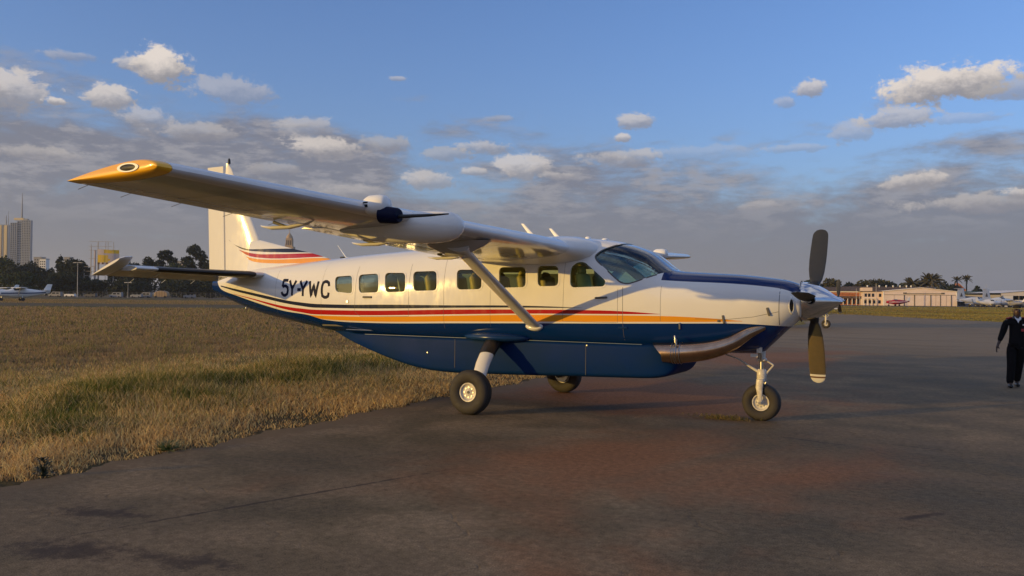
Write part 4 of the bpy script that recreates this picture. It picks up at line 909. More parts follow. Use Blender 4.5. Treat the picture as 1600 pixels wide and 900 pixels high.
# ------------------------------------------------------------------ grass
M['blade'] = vcol_mat('grass_blades', .75, .45)
def fbm2(x, y, s, seed=0):
    r = np.zeros_like(x); a_ = 1.
    for o_ in range(4):
        k = s*2**o_; ph = seed*1.7+o_*2.3
        r += a_*(np.sin(x*k+ph+1.3*np.sin(y*k*.7+ph))*np.sin(y*k*1.1-ph+1.1*np.sin(x*k*.8))); a_ *= .55
    return r
def grass(name, n, dmin, dmax, u0, u1, seed, hs=1., ws=1., edge_only=False, right=False):
    r = np.random.default_rng(seed)
    d = dmin*(dmax/dmin)**r.random(n) if not edge_only else dmin+(dmax-dmin)*r.random(n); u = u0+(u1-u0)*r.random(n)
    x = CAM['x']+FL[0]*d+RL[0]*d*(u-800)/CAM['f']; y = CAM['y']+FL[1]*d+RL[1]*d*(u-800)/CAM['f']
    ex = np.interp(y, [p[1] for p in APRON[:9]], [p[0] for p in APRON[:9]])
    s = ex-x     # metres from the edge of the tarmac
    jit = .07*np.sin(y*3.1)+.05*np.sin(y*7.7+1)+.03*np.sin(y*19+2)
    cl = fbm2(x, y, 1.1, seed%7); big_ = fbm2(x, y, .33, 3)
    keep = (s+jit > .02+.10*(fbm2(x, y, 5., 2)+.3)) & ((y < 150) | (d > 130)) & ~((d > 100) & (d < 137))
    if right:
        line = 105+(x+12.8)*(-35/19.5)+1.5*np.sin(x*.7)+.8*np.sin(x*1.9); keep = (y > line) & ~((d > 205) & (d < 215)) & (d < 262); s = s*0+1.3+.8*fbm2(x, y, .05, 1)
    dens = np.clip(.72+.38*cl, .12, 1.)*np.where(s < 2.2, .55, 1.); keep &= r.random(n) < dens
    x, y, s, d, cl, big_ = [q[keep] for q in (x, y, s, d, cl, big_)]; n = len(x)
    tall = np.exp(-((s-4.9-.8*big_)/1.9)**2)*np.clip(.75+.45*big_, 0, 1.3)+ .05*np.exp(-((s-11)/3.)**2)
    h = (.06+.03*np.clip(s, 0, 1.2)+.22*tall+.035*cl)*(.55+.9*r.random(n))*hs
    spike = r.random(n) < .014*(s > 1.0); h = np.where(spike, h*1.9+.12, h)
    h *= 1+.006*np.clip(d-20, 0, 60)
    h = np.clip(h, .03, .95)
    wd = (.0035+.0016*r.random(n))*ws*(1+.06*np.clip(d-9, 0, 200)); wd = np.where(spike, wd*.7, wd)
    if right: h = .06+.04*cl+.05*r.random(n); wd = wd*1.3
    az_ = r.random(n)*2*pi; ln = h*(.25+.75*r.random(n)*np.where(s < 2.4, 1.5, .7)); lx = np.cos(az_)*ln; ly = np.sin(az_)*ln
    wa = r.random(n)*2*pi; wx = np.cos(wa)*wd; wy = np.sin(wa)*wd
    hh = np.sqrt(np.clip(h*h-.25*ln*ln, .0004, None))
    z0 = -.03
    V = np.empty((n, 5, 3))
    V[:, 0] = np.stack([x-wx, y-wy, np.full(n, z0)], 1); V[:, 1] = np.stack([x+wx, y+wy, np.full(n, z0)], 1)
    V[:, 2] = np.stack([x+lx*.35-wx*.8, y+ly*.35-wy*.8, z0+hh*.62], 1); V[:, 3] = np.stack([x+lx*.35+wx*.8, y+ly*.35+wy*.8, z0+hh*.62], 1)
    V[:, 4] = np.stack([x+lx, y+ly, z0+hh], 1)
    # colour: straw by the tarmac, green in the taller growth, brown beyond
    straw = np.array([.88, .63, .28]); strawd = np.array([.58, .36, .15]); green = np.array([.085, .125, .022]); olive = np.array([.23, .20, .05]); brown = np.array([.36, .25, .13]); deadw = np.array([.42, .33, .19])
    q = r.random(n)
    gz = np.clip(tall*1.15+.28*cl*(s > 1.2)-.05+.55*np.clip(fbm2(x, y, .75, 6)-.25, 0, 1)*(s > 1.6)+.2*(s > 3), 0, 1)*np.where(s > 8, .45, 1.)+np.clip(fbm2(x, y, 1.9, 5)-1.25, 0, 1)*1.2
    isg = q < np.clip(gz*1.1*(.75+.5*np.clip(fbm2(x, y, 2.3, 1), -.6, .6)), 0, .86)
    c = np.where((r.random(n) < .55)[:, None], straw, strawd)
    farb = np.clip((s-7.5)/4, 0, 1); c = np.where((r.random(n) < farb)[:, None], brown, c)
    gc = np.where((r.random(n) < .5)[:, None], green, olive); c = np.where(isg[:, None], gc, c)
    c = np.where((r.random(n) < .03)[:, None], deadw, c); c = np.where(spike[:, None], olive*1.3+.03, c)
    c = np.clip(c*(.65+.7*r.random(n))[:, None], 0, 1)
    if right: c = np.array([.34, .27, .07])*(1+.22*fbm2(x, y, .12, 2))[:, None]*(.85+.3*r.random(n))[:, None]; c[:, 1] *= 1+.12*fbm2(x, y, .07, 4); c = np.clip(c, .02, 1)
    me = bpy.data.meshes.new(name); me.vertices.add(n*5); me.vertices.foreach_set('co', V.reshape(-1))
    base_ = np.arange(n)*5
    loops = np.empty((n, 7), int)
    loops[:, 0] = base_; loops[:, 1] = base_+1; loops[:, 2] = base_+3; loops[:, 3] = base_+2; loops[:, 4] = base_+2; loops[:, 5] = base_+3; loops[:, 6] = base_+4
    me.loops.add(n*7); me.loops.foreach_set('vertex_index', loops.reshape(-1)); me.polygons.add(n*2)
    st_ = np.empty((n, 2), int); st_[:, 0] = np.arange(n)*7; st_[:, 1] = st_[:, 0]+4; me.polygons.foreach_set('loop_start', st_.reshape(-1))
    me.update(calc_edges=True); me.validate()
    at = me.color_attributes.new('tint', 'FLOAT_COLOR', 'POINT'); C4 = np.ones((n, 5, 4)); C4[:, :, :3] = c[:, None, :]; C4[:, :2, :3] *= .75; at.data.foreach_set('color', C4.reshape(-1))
    return tag(link_mesh(name, me, ['blade']), 'dry golden and green grass growing beside the tarmac edge', 'grass', kind='stuff')
grass('grass', 150000, 8., 19., -130, 760, 11)
grass('grass', 230000, 14., 34., -60, 940, 12, 1.0, 1.1)
grass('grass', 130000, 30., 100., -60, 900, 13, 1.1, 1.6)
grass('grass', 60000, 138., 225., -60, 900, 15, .6, 1.2)
grass('grass', 110000, 66., 262., 1180, 1700, 14, 1., 1.5, right=True)
# dead grass caught under the nose wheel, and stalks lying at the edge
def straw_pile(cx, cy, rx, ry, n, seed, name='dry_straw', lab='dry straw lying behind the nose wheel on the tarmac'):
    r = random.Random(seed); b = MB(); cols = []
    for i in range(n):
        x = cx+r.gauss(0, rx*.5); y = cy+r.gauss(0, ry*.5); a = r.random()*6.28; l = r.uniform(.04, .13); z = r.uniform(.005, .05); w_ = .003
        p0 = Vector((x, y, z*.3)); p2 = Vector((x+cos(a)*l, y+sin(a)*l, z*.4)); p1 = (p0+p2)/2+Vector((0, 0, z)); s = Vector((-sin(a), cos(a), .3))*w_
        b.add([p0-s, p0+s, p1+s, p1-s, p2+s*.4, p2-s*.4], [(0, 1, 2, 3), (3, 2, 4, 5)])
        cc = r.choice([(.40, .28, .10), (.28, .20, .07), (.16, .15, .04)]); cols += [(*cc, 1)]*6
    o = b.build(name, ['blade']); at = o.data.color_attributes.new('tint', 'FLOAT_COLOR', 'POINT'); at.data.foreach_set('color', np.array(cols).reshape(-1))
    return tag(o, lab, 'straw', kind='stuff')
straw_pile(-1.62, -.18, .42, .16, 420, 3)
# leafy weed standing at the tarmac edge
def weed(x, y, h, nl, seed, col, lab, name='weed', lw=.03, ll=.08, spread=.5):
    r = random.Random(seed); rt_ = empty(name, (x, y, 0), 0, lab, 'weed'); b = MB(); s = MB()
    for k in range(nl):
        t = r.random(); a = r.random()*6.28; rad_ = spread*h*(1-.5*t)*r.random(); p = Vector((cos(a)*rad_, sin(a)*rad_, h*t)); d = Vector((cos(a+r.uniform(-.6, .6)), sin(a+r.uniform(-.6, .6)), r.uniform(-.1, .9))).normalized()
        q = d.cross(Vector((0, 0, 1))).normalized()*lw*r.uniform(.6, 1.2); L_ = ll*r.uniform(.7, 1.4)
        b.add([p, p+d*L_*.5+q, p+d*L_, p+d*L_*.5-q], [(0, 1, 2, 3)])
        if k % 6 == 0: s.tube([(0, 0, 0), tuple(p*.6), tuple(p)], [.006, .004, .002], 5)
    b.build('leaves', [col], rt_); s.build('stem', [col], rt_, 1); return rt_
M['weedd'] = mat('weed_leaf_dark', (.018, .028, .012), .6); M['weedg'] = mat('weed_leaf_green', (.075, .11, .025), .6)
weed(-6.45, -7.60, .17, 130, 4, 'weedd', 'small dark leafy weed standing at the left end of the tarmac edge', lw=.012, ll=.05)
weed(-6.55, -6.05, .09, 260, 5, 'weedg', 'low bright green tuft sprawling over the tarmac edge', lw=.004, ll=.08, spread=2.6)

# ------------------------------------------------------------------ trees
M['leaf'] = vcol_mat('tree_leaves', .7, .15); M['bark'] = mat('tree_bark', (.09, .065, .045), .9, noise=(3, .6, (.05, .035, .025)))
def crown_mesh(blobs, n, size, seed, cols, flat=1.):
    """leaf-clump faces scattered through several rounded masses"""
    r = np.random.default_rng(seed); wts = np.array([b_[3]*b_[4]*b_[5] for b_ in blobs])**.62; wts /= wts.sum(); k = r.choice(len(blobs), n, p=wts); B_ = np.array(blobs)[k]
    dr = r.normal(size=(n, 3)); dr /= np.linalg.norm(dr, axis=1)[:, None]; rad_ = (.25+.80*r.random(n)**.6)[:, None]
    c = B_[:, :3]+dr*rad_*B_[:, 3:6]; 
    a = r.normal(size=(n, 3)); a /= np.linalg.norm(a, axis=1)[:, None]; b_ = np.cross(a, r.normal(size=(n, 3))); b_ /= np.linalg.norm(b_, axis=1)[:, None]
    sz = size*(.5+r.random(n))[:, None]
    V = np.stack([c-a*sz, c+b_*sz*.55*flat, c+a*sz, c-b_*sz*.55*flat], 1)
    me = bpy.data.meshes.new('crown'); me.vertices.add(n*4); me.vertices.foreach_set('co', V.reshape(-1)); me.loops.add(n*4); me.loops.foreach_set('vertex_index', np.arange(n*4)); me.polygons.add(n); me.polygons.foreach_set('loop_start', np.arange(n)*4); me.update(calc_edges=True)
    cl = np.array(cols)[r.integers(0, len(cols), n)]*(.7+.6*r.random(n))[:, None]; C4 = np.ones((n, 4, 4)); C4[:, :, :3] = cl[:, None, :]
    at = me.color_attributes.new('tint', 'FLOAT_COLOR', 'POINT'); at.data.foreach_set('color', C4.reshape(-1)); return me
DG = [(.020, .028, .014), (.032, .042, .018), (.014, .02, .012)]; OG = [(.075, .068, .025), (.055, .055, .022), (.045, .04, .018)]; MG = [(.04, .055, .018), (.028, .04, .016)]
def tree(name, u, d, wpx, toppx, label, seed, kind='round', cols=DG, group=None, dens=1.9, cat='tree'):
    if u < 400: wpx = wpx*(1.3 if kind in ('round', 'broad') else 1.1)
    r = random.Random(seed); k = CAM['f']/d; x, y, _ = place(u, d); hor = 463.9+.01*(u-800); H = CAM['z']+(hor-toppx)/k; Wd = wpx/k
    t = empty(name, (x, y, 0), r.random()*0, label, cat, group); bl = []
    if kind == 'round':
        for i in range(9): a = r.random()*6.28; q = r.random()**.5*.33*Wd; z = H*(.42+.40*r.random()); s = Wd*r.uniform(.16, .28); bl.append((cos(a)*q, sin(a)*q, z, s, s, s*.8*H/Wd if H < Wd else s))
        bl.append((0, 0, H*.80, Wd*.22, Wd*.22, H*.20)); bl.append((0, 0, H*.3, Wd*.42, Wd*.42, H*.28))
    elif kind == 'broad':
        for i in range(16): a = r.random()*6.28; q = r.random()**.5*.42*Wd; z = H*(.72-.25*(q/(.42*Wd))**2+.06*r.random()); s = Wd*r.uniform(.09, .14); bl.append((cos(a)*q, sin(a)*q, z, s, s, H*.17))
        bl.append((0, 0, H*.40, Wd*.38, Wd*.3, H*.30))
    elif kind == 'gappy':
        for i in range(8): a = i*2.4+r.random(); z = H*(.45+.5*i/8); q = Wd*.40*(1-.5*(z/H)**2); s = Wd*r.uniform(.15, .23); bl.append((cos(a)*q, sin(a)*q, z, s, s, s*.9))
        bl.append((0, 0, H*.93, Wd*.2, Wd*.2, H*.08)); bl.append((0, 0, H*.35, Wd*.36, Wd*.36, H*.18))
    elif kind == 'cone':
        for i in range(11): q_ = i/10; z = H*(.30+.66*q_); w_ = Wd*.5*(1-q_)**.6*r.uniform(.7, 1.); a = r.random()*6.28; bl.append((cos(a)*w_*.55, sin(a)*w_*.55, z, w_*.55+.3, w_*.55+.3, H*.075))
        bl.append((0, 0, H*.25, Wd*.4, Wd*.4, H*.2))
    link_mesh('crown', crown_mesh(bl, int(1500*dens), max(.35, 2.0/k), seed, cols), ['leaf'], t)
    b = MB(); tw = max(.18, Wd*.028); b.tube([(0, 0, 0), (tw*.3, 0, H*.25), (0, tw*.4, H*.55), (tw*.4, 0, H*.82)], [tw, tw*.75, tw*.45, tw*.15], 8)
    for q in bl[:6]: b.tube([(tw*.2, 0, H*.3), (q[0]*.5, q[1]*.5, (H*.3+q[2])/2+H*.03), (q[0], q[1], q[2])], [tw*.5, tw*.3, tw*.1], 6)
    b.build('trunk', ['bark'], t, 1); return t
LT = [ # left tree line: column, depth, width px, top row, kind, colours, label
 (6, 395, 42, 402, 'round', MG, 'dark tree at the left edge of the picture, in front of the tall towers'),
 (28, 385, 38, 412, 'round', DG, 'low dark bushy tree directly below the golden tower face'),
 (48, 400, 34, 408, 'round', DG, 'dark rounded tree below the grey tower'),
 (72, 390, 36, 411, 'broad', DG, 'dark spreading tree just right of the towers'),
 (94, 400, 32, 398, 'cone', DG, 'tallest dark tree between the towers and the yellow hoarding'),
 (110, 385, 30, 403, 'round', DG, 'dark bushy tree left of the street lamp'),
 (128, 410, 24, 408, 'round', DG, 'dark tree just left of the scaffold hoarding'),
 (30, 330, 46, 424, 'round', MG, 'green lit bush under the trees at the left edge'),
 (92, 340, 60, 425, 'round', DG, 'wide dark shrub mass behind the small white aeroplane tail'),
 (192, 420, 34, 400, 'broad', DG, 'dark flat-topped tree just right of the yellow hoarding'),
 (212, 410, 30, 410, 'round', DG, 'low dark tree between the flat-topped tree and the round one'),
 (230, 400, 27, 400, 'round', DG, 'round-headed dark tree above the tailplane'),
 (261, 400, 34, 391, 'gappy', DG, 'open-crowned tree with sky showing through, left of the tallest'),
 (268, 380, 30, 411, 'round', MG, 'green bush under the open-crowned tree'),
 (304, 400, 40, 383, 'gappy', DG, 'tallest ragged tree just left of the aeroplane fin'),
 (300, 385, 30, 405, 'cone', DG, 'dense dark tree under the tallest ragged one'),
 (324, 395, 24, 406, 'round', DG, 'dark tree half hidden by the aeroplane fin'),
 (345, 395, 40, 404, 'round', DG, 'dark tree behind the aeroplane rudder'),
 (150, 345, 40, 436, 'round', DG, 'dark bush at the foot of the scaffold hoarding'),
 (195, 340, 50, 434, 'round', DG, 'dark bush behind the fence, under the tailplane tip'),
 (285, 345, 70, 436, 'round', DG, 'long dark bush behind the tan vehicle'),
 (330, 345, 50, 437, 'round', DG, 'dark bush behind the blue tail cone')]
for i, (u, d, wpx, tp, kd, cl, lab) in enumerate(LT):
    tree({'round': 'leafy_tree', 'broad': 'spreading_tree', 'gappy': 'open_tree', 'cone': 'pointed_tree'}[kd], u, d, wpx, tp, lab, 100+i, kd, cl, 'trees along the far left side of the airfield')
RTS = [(1366, 420, 76, 432, 'broad', OG, 'wide flat-topped tree behind the two-storey building'), (1412, 430, 34, 439, 'broad', MG, 'lower spreading tree right of the widest one'),
 (1296, 430, 44, 434, 'round', OG, 'bushy tree behind the propeller spinner'), (1326, 440, 22, 441, 'round', DG, 'small dark tree above the brick building'), (1392, 440, 30, 440, 'round', DG, 'small dark tree above the long brown roof'),
 (1475, 430, 30, 442, 'round', DG, 'dark bush behind the hangar gable'), (1488, 420, 20, 444, 'round', DG, 'low dark bush at the right end of the hangar roof'), (1438, 425, 40, 443, 'round', MG, 'dark hedge-like tree right behind the hangar ridge'),
 (1262, 430, 30, 438, 'round', MG, 'dark tree just left of the upper propeller blade'), (1527, 460, 18, 447, 'round', DG, 'small dark tree right of the two tall palms'), (1225, 440, 30, 437, 'round', DG, 'dark tree top showing over the engine cowl')]
for i, (u, d, wpx, tp, kd, cl, lab) in enumerate(RTS):
    tree({'round': 'leafy_tree', 'broad': 'spreading_tree'}[kd], u, d, wpx, tp, lab, 200+i, kd, cl, 'trees behind the hangars on the right')
def palm(u, d, toppx, fpx, label, seed, trunk=True, nf=26, cols=None):
    r = random.Random(seed); k = CAM['f']/d; x, y, _ = place(u, d); H = CAM['z']+(463.9+.01*(u-800)-toppx)/k; F = fpx/k
    t = empty('palm_tree', (x, y, 0), 0, label, 'palm tree', 'palms behind the hangars'); zc = H-F*.35
    b = MB(); b.tube([(0, 0, 0), (.1, 0, zc*.5), (0, 0, zc)], [.40, .30, .26], 8); b.build('trunk', ['bark'], t, 1)
    for i in range(nf):
        a = r.random()*6.28; up_ = r.uniform(.0, 1.15); L_ = F*r.uniform(.8, 1.05); f_ = MB(); pts = []
        for q in np.linspace(0, 1, 7): rad_ = L_*(q*cos(up_)+.0); z = L_*(q*sin(up_)-.55*q*q*(1.25-sin(up_)*.6)); pts.append(Vector((cos(a)*rad_, sin(a)*rad_, zc+z)))
        sd_ = Vector((-sin(a), cos(a), 0))
        for j in range(6):
            wv = L_*.16*(1-abs(j-2)/5.); p, q_ = pts[j], pts[j+1]
            for s_ in (-1, 1): f_.add([p, q_, q_+sd_*s_*wv-Vector((0, 0, wv*.55)), p+sd_*s_*wv*.9-Vector((0, 0, wv*.65))], [(0, 1, 2, 3)])
        f_.build('frond', ['frond'], t)
    return t
M['frond'] = mat('palm_frond', (.05, .05, .022), .6, noise=(2, .6, (.085, .070, .028)))
palm(1510, 400, 431, 13, 'shorter of the two slender palms, on the left of the pair', 1); palm(1440+71, 0+1, 0, 0, '', 0) if 0 else None
palm(1530-19+0, 400, 431, 13, '', 0) if 0 else None
palm(1511+0-18, 410, 433, 12, 'slender palm with a small head, left of the taller one', 2) if 0 else None
palm(1492.5+3, 402, 433, 12, 'small slender palm between the hangar and the tallest palm', 3, nf=18)
palm(1424, 395, 436, 22, 'bushy low palm behind the left slope of the hangar roof', 4, nf=34)
palm(1453, 392, 430, 27, 'largest bushy palm behind the hangar ridge', 5, nf=44)
palm(1446, 396, 436, 22, 'bushy palm leaning out left of the largest one', 6, nf=30)

# ------------------------------------------------------------------ buildings
def C(name, col, rough=.8, **k):
    if name not in M: M[name] = mat(name, col, rough, **k)
    return name
C('cream_sheet', (.74, .63, .60), .7, noise=(.5, .5, (.66, .55, .52))); C('hangar_roof', (.75, .68, .60), .6); C('post_grey', (.12, .11, .10)); C('darkwin', (.012, .014, .018), .2)
C('brick_orange', (.52, .19, .08), .9, noise=(2, .6, (.26, .10, .05))); C('brownroof', (.10, .065, .05), .9, noise=(.8, .5, (.07, .05, .04))); C('pinkwall', (.70, .56, .48), .9); C('yellowwall', (.85, .72, .22), .8); C('whitewall', (.80, .78, .74), .8)
C('blueroof', (.035, .07, .10), .5); C('concrete', (.30, .28, .26), .9); C('pole', (.55, .53, .50), .5); C('redpaint', (.35, .02, .03), .4); C('tealglass', (.03, .05, .06), .15)
C('tower_grey', (.27, .28, .30), .7, noise=(.02, .5, (.23, .24, .26))); C('tower_gold', (.55, .42, .20), .5); C('tower_blue', (.17, .20, .25), .5); C('lattice', (.20, .20, .21), .6)
C('scaff', (.42, .39, .36), .6); C('rust', (.10, .045, .03), .9); C('panelyellow', (.72, .48, .03), .6); C('panelpale', (.55, .47, .46), .7); C('tan', (.38, .27, .16), .8); C('fence', (.12, .115, .11), .8); C('carpale', (.26, .25, .24), .5)
def bld(name, u, d, label, cat='building', group=None, rot=0.): return empty(name, place(u, d), FACE+rot-(.28 if u > 1300 and cat in ('building', 'hangar', 'house', 'shed') and name != 'hangar' else 0), label, cat, group)
def part(name, shapes, mk, parent, sm=None, label=None):
    b = MB()
    for c_, d_ in shapes: b.box(c_, d_)
    o = b.build(name, [mk], parent, sm)
    if label: o['label'] = label
    return o
PXR = 1300./300
# big cream hangar, depth 300
h = bld('hangar', 1437, 300, 'large pale cream hangar with a low gabled front and closed sliding doors', 'hangar'); h.rotation_euler.z -= .28; W2 = 104/PXR/2; E_ = 5.1; RG = 6.4; DP = 30
v = [(-W2, 0, 0), (W2, 0, 0), (W2, 0, E_), (0.6, 0, RG), (-W2, 0, E_), (-W2, DP, 0), (W2, DP, 0), (W2, DP, E_), (.6, DP, RG), (-W2, DP, E_)]
link_mesh('wall', pyd('wall', v, [(0, 1, 2, 3, 4), (9, 8, 7, 6, 5), (0, 4, 9, 5), (1, 6, 7, 2)]), ['cream_sheet'], h)
b = MB()
for xa, za, xb, zb_ in ((-W2-.3, E_+.06-.04, .6, RG+.06), (.6, RG+.06, W2+.3, E_+.02)): b.add([(xa, -.35, za), (xb, -.35, zb_), (xb, DP+.3, zb_), (xa, DP+.3, za), (xa, -.35, za+.22), (xb, -.35, zb_+.22), (xb, DP+.3, zb_+.22), (xa, DP+.3, za+.22)], [(0, 3, 2, 1), (4, 5, 6, 7), (0, 1, 5, 4), (2, 3, 7, 6), (1, 2, 6, 5), (3, 0, 4, 7)])
b.build('roof', ['hangar_roof'], h)
part('door_rail', [((0, -.12, 3.95), (2*W2-.6, .2, .16)), ((1.5, -.14, 4.45), (12.4, .16, .22))], 'post_grey', h)
for i in range(7): part('door_panel', [((-W2+1.9+i*3.42, -.10-(i % 2)*.1, 1.95), (3.30, .08, 3.8))], 'cream_sheet', h)
for x in (3.9, 7.1, 10.6, -1.4, -4.8): part('door_post', [((x-.35, -.30, 1.95), (.22, .12, 3.9))], 'post_grey', h)
for x in (-4.9, 7.6): part('wall_vent', [((x, -.06, 4.55), (1.1, .1, .55))], 'post_grey', h)
part('corner_trim', [((-W2, -.05, 2.5), (.35, .12, 5.)), ((W2, -.05, 2.5), (.35, .12, 5.))], 'whitewall', h)
# two-storey pale building, yellow side
t = bld('terminal_building', 1366, 306, 'two-storey pale office building with dark windows and a yellow end wall', 'building')
part('wall', [((-.3, 4, 2.5), (7.0, 8, 5.0))], 'pinkwall', t); part('roof', [((-.6, 3.9, 5.15), (8.2, 8.6, .22))], 'brownroof', t); part('parapet', [((-2.3, 3.5, 5.9), (3.4, 6.5, 1.3))], 'pinkwall', t)
part('end_wall', [((3.9, 3.6, 2.6), (1.5, 7.6, 4.6))], 'yellowwall', t); part('balcony', [((-1.6, -.35, 2.55), (4.2, .8, .16))], 'whitewall', t)
for x, z in ((-2.9, 3.75), (-1.7, 3.75), (-.4, 3.75), (2.0, 3.75), (-3.0, 1.3), (-1.5, 1.3), (0., 1.3), (1.8, 1.3)): part('window', [((x, -.02, z), (.8, .1, 1.2))], 'darkwin', t)
for x in (-3.6, -2.3, -1.0, .5): part('column', [((x, -.6, 1.25), (.18, .18, 2.5))], 'whitewall', t)
# long orange-brick building
t = bld('brick_building', 1322, 315, 'long low orange-brick building with white columns, left of the two-storey one', 'building')
part('wall', [((-2, 4, 2.0), (20, 7, 4.0))], 'brick_orange', t); part('fascia', [((-2, .35, 5.0), (20.6, .3, .35))], 'whitewall', t); part('upper_wall', [((-2, 4, 4.4), (20, 7, 1.2))], 'brick_orange', t)
part('canopy', [((-2, -1.2, 2.9), (20, 2.8, .9))], 'brownroof', t)
b = MB(); b.add([(-12.3, 0, 5.2), (8.3, 0, 5.2), (8.3, 8, 5.2), (-12.3, 8, 5.2), (-10, 4, 6.8), (6, 4, 6.8)], [(0, 1, 5, 4), (1, 2, 5), (2, 3, 4, 5), (3, 0, 4)]); b.build('roof', ['brownroof'], t)
for i in range(12): part('column', [((-10.5+i*1.55, -2.4, 1.25), (.22, .22, 2.5))], 'whitewall', t)
for i in range(11): part('window', [((-9.7+i*1.55, .46, 1.2), (.9, .1, 1.6))], 'darkwin', t)
# long brown roof behind with a row of white ventilators
t = bld('long_roofed_building', 1385, 335, 'long building with a plain brown roof and white ventilators, behind the offices', 'building')
part('wall', [((0, 5, 2.6), (38, 9, 5.2))], 'brick_orange', t)
b = MB(); b.add([(-19.5, -.2, 5.1), (19.5, -.2, 5.1), (19.5, 10.4, 5.1), (-19.5, 10.4, 5.1), (-18, 5, 7.5), (18, 5, 7.5)], [(0, 1, 5, 4), (1, 2, 5), (2, 3, 4, 5), (3, 0, 4)]); b.build('roof', ['brownroof'], t)
for x in (-17, -6.5, -2, .6, 3.2, 5.8, 8.2, 9.9): b = MB(); b.lathe([(0, .2), (.35, .2), (.4, .36), (.65, .34), (.82, .18), (.85, 0)], 10, 'z', (x, 4.6, 7.2)); b.build('roof_ventilator', ['whitewall'], t, .9)
# dark glazed building with blue roof
t = bld('glazed_building', 1512, 322, 'low building with a blue-grey roof and a dark glazed front, right of the cream hangar', 'building')
part('wall', [((0, 6, 2.4), (22, 11, 4.6))], 'darkwin', t); part('roof', [((2.2, 5.6, 5.1), (17.5, 12.4, 1.3))], 'blueroof', t); part('fascia', [((-5.7, -.2, 4.95), (8.5, .5, .32)), ((-7.5, -.1, 2.05), (7, .4, .45))], 'whitewall', t); part('upper_wall', [((-6.2, .4, 3.6), (6.5, .4, 2.0))], 'brownroof', t)
for i in range(14): part('mullion', [((-8.5+i*1.5, .42, 2.4), (.14, .14, 4.4))], 'post_grey', t)
for x in (-9.5, -7.5, -5.6): part('column', [((x, -.4, 1.0), (.3, .3, 2.0))], 'whitewall', t)
# second hangar at the right edge
t = bld('hangar', 1606, 298, 'pale hangar with an open dark front, cut off by the right edge of the picture', 'hangar'); W3 = 9.6
v = [(-W3, 0, 4.0), (W3, 0, 4.0), (W3, 0, 4.9), (2.5, 0, 6.0), (-W3, 0, 4.9)]; v += [(x, 24, z) for x, y, z in v]
link_mesh('gable', pyd('gable', v[:5], [(0, 1, 2, 3, 4)]), ['hangar_roof'], t); link_mesh('gable', pyd('gable', v[5:], [(4, 3, 2, 1, 0)]), ['hangar_roof'], t)
b = MB(); b.add([(-W3-.3, -.4, 4.95), (2.5, -.4, 6.1), (2.5, 24, 6.1), (-W3-.3, 24, 4.95)], [(0, 1, 2, 3)]); b.add([(2.5, -.4, 6.1), (W3+.3, -.4, 4.95), (W3+.3, 24, 4.95), (2.5, 24, 6.1)], [(0, 1, 2, 3)]); b.build('roof', ['hangar_roof'], t)
part('wall', [((0, 23.5, 2.2), (2*W3, .4, 4.4)), ((-W3+.2, 12, 2.2), (.4, 23, 4.2)), ((W3-.2, 12, 2.2), (.4, 23, 4.2))], 'concrete', t); part('side_bay', [((-W3+2.2, .1, 2.0), (4.2, .3, 3.9))], 'whitewall', t)
for x in (-W3+.2, -3.2, .8, 5., W3-.2): part('door_post', [((x, -.1, 2.0), (.35, .35, 4.0))], 'post_grey', t)
for x in (-W3+1.2, -W3+3.0): part('window', [((x, -.1, 2.1), (.8, .1, 1.1))], 'darkwin', t)
# small red-roofed house behind the palms
t = bld('gabled_house', 1498, 420, 'small gabled house with a steep pinkish front between the palms', 'house')
part('wall', [((0, 4, 3.6), (7, 8, 7.2))], 'pinkwall', t); b = MB()
b.add([(-3.9, -.3, 7.1), (0, -.3, 11.0), (3.9, -.3, 7.1), (-3.9, 8.4, 7.1), (0, 8.4, 11.0), (3.9, 8.4, 7.1)], [(0, 1, 4, 3), (1, 2, 5, 4), (0, 2, 1), (3, 4, 5)]); b.build('roof', ['brick_orange'], t); part('window', [((0, -.05, 5.2), (1.6, .1, 2.))], 'darkwin', t)
t = bld('long_shed', 1580, 500, 'long dark-roofed shed beyond the parked aeroplanes at the right edge', 'shed'); part('wall', [((0, 5, 3), (60, 10, 6))], 'concrete', t); part('roof', [((0, 5, 6.8), (62, 12, 1.6))], 'brownroof', t)
# poles
def pole(name, u, d, toppx, label, cat, arm=None, mk='pole', group=None, r_=.08):
    k = CAM['f']/d; H = CAM['z']+(463.9+.01*(u-800)-toppx)/k; t = bld(name, u, d, label, cat, group)
    b = MB(); b.tube([(0, 0, 0), (0, 0, H)], [r_, r_*.6], 8); b.build('post', [mk], t, 1)
    if arm: 
        b = MB(); b.tube([(-arm, 0, H-.02), (arm, 0, H-.02)], r_*.7, 6); b.build('arm', [mk], t, 1)
        for s_ in (-1, 1): part('lamp_head', [((s_*arm, 0, H-.12), (1.1, .35, .2))], mk, t)
    return t
pole('flagpole', 1338, 292, 451, 'left of two thin white poles before the brick building', 'pole', r_=.09); pole('flagpole', 1343.5, 292, 450, 'right of two thin white poles before the brick building', 'pole', r_=.09)
pole('flagpole', 1369, 290, 443, 'tall thin white pole in front of the two-storey building', 'pole', r_=.1); pole('lamp_post', 121, 330, 410, 'tall street lamp with a double arm left of the hoarding', 'street lamp', 1.3, r_=.13)
pole('mast', 1541, 450, 444, 'thin pale mast beyond the glazed building', 'mast'); pole('lamp_post', 200, 300, 441, 'short lamp post with slanted arm under the tailplane', 'street lamp', .8)

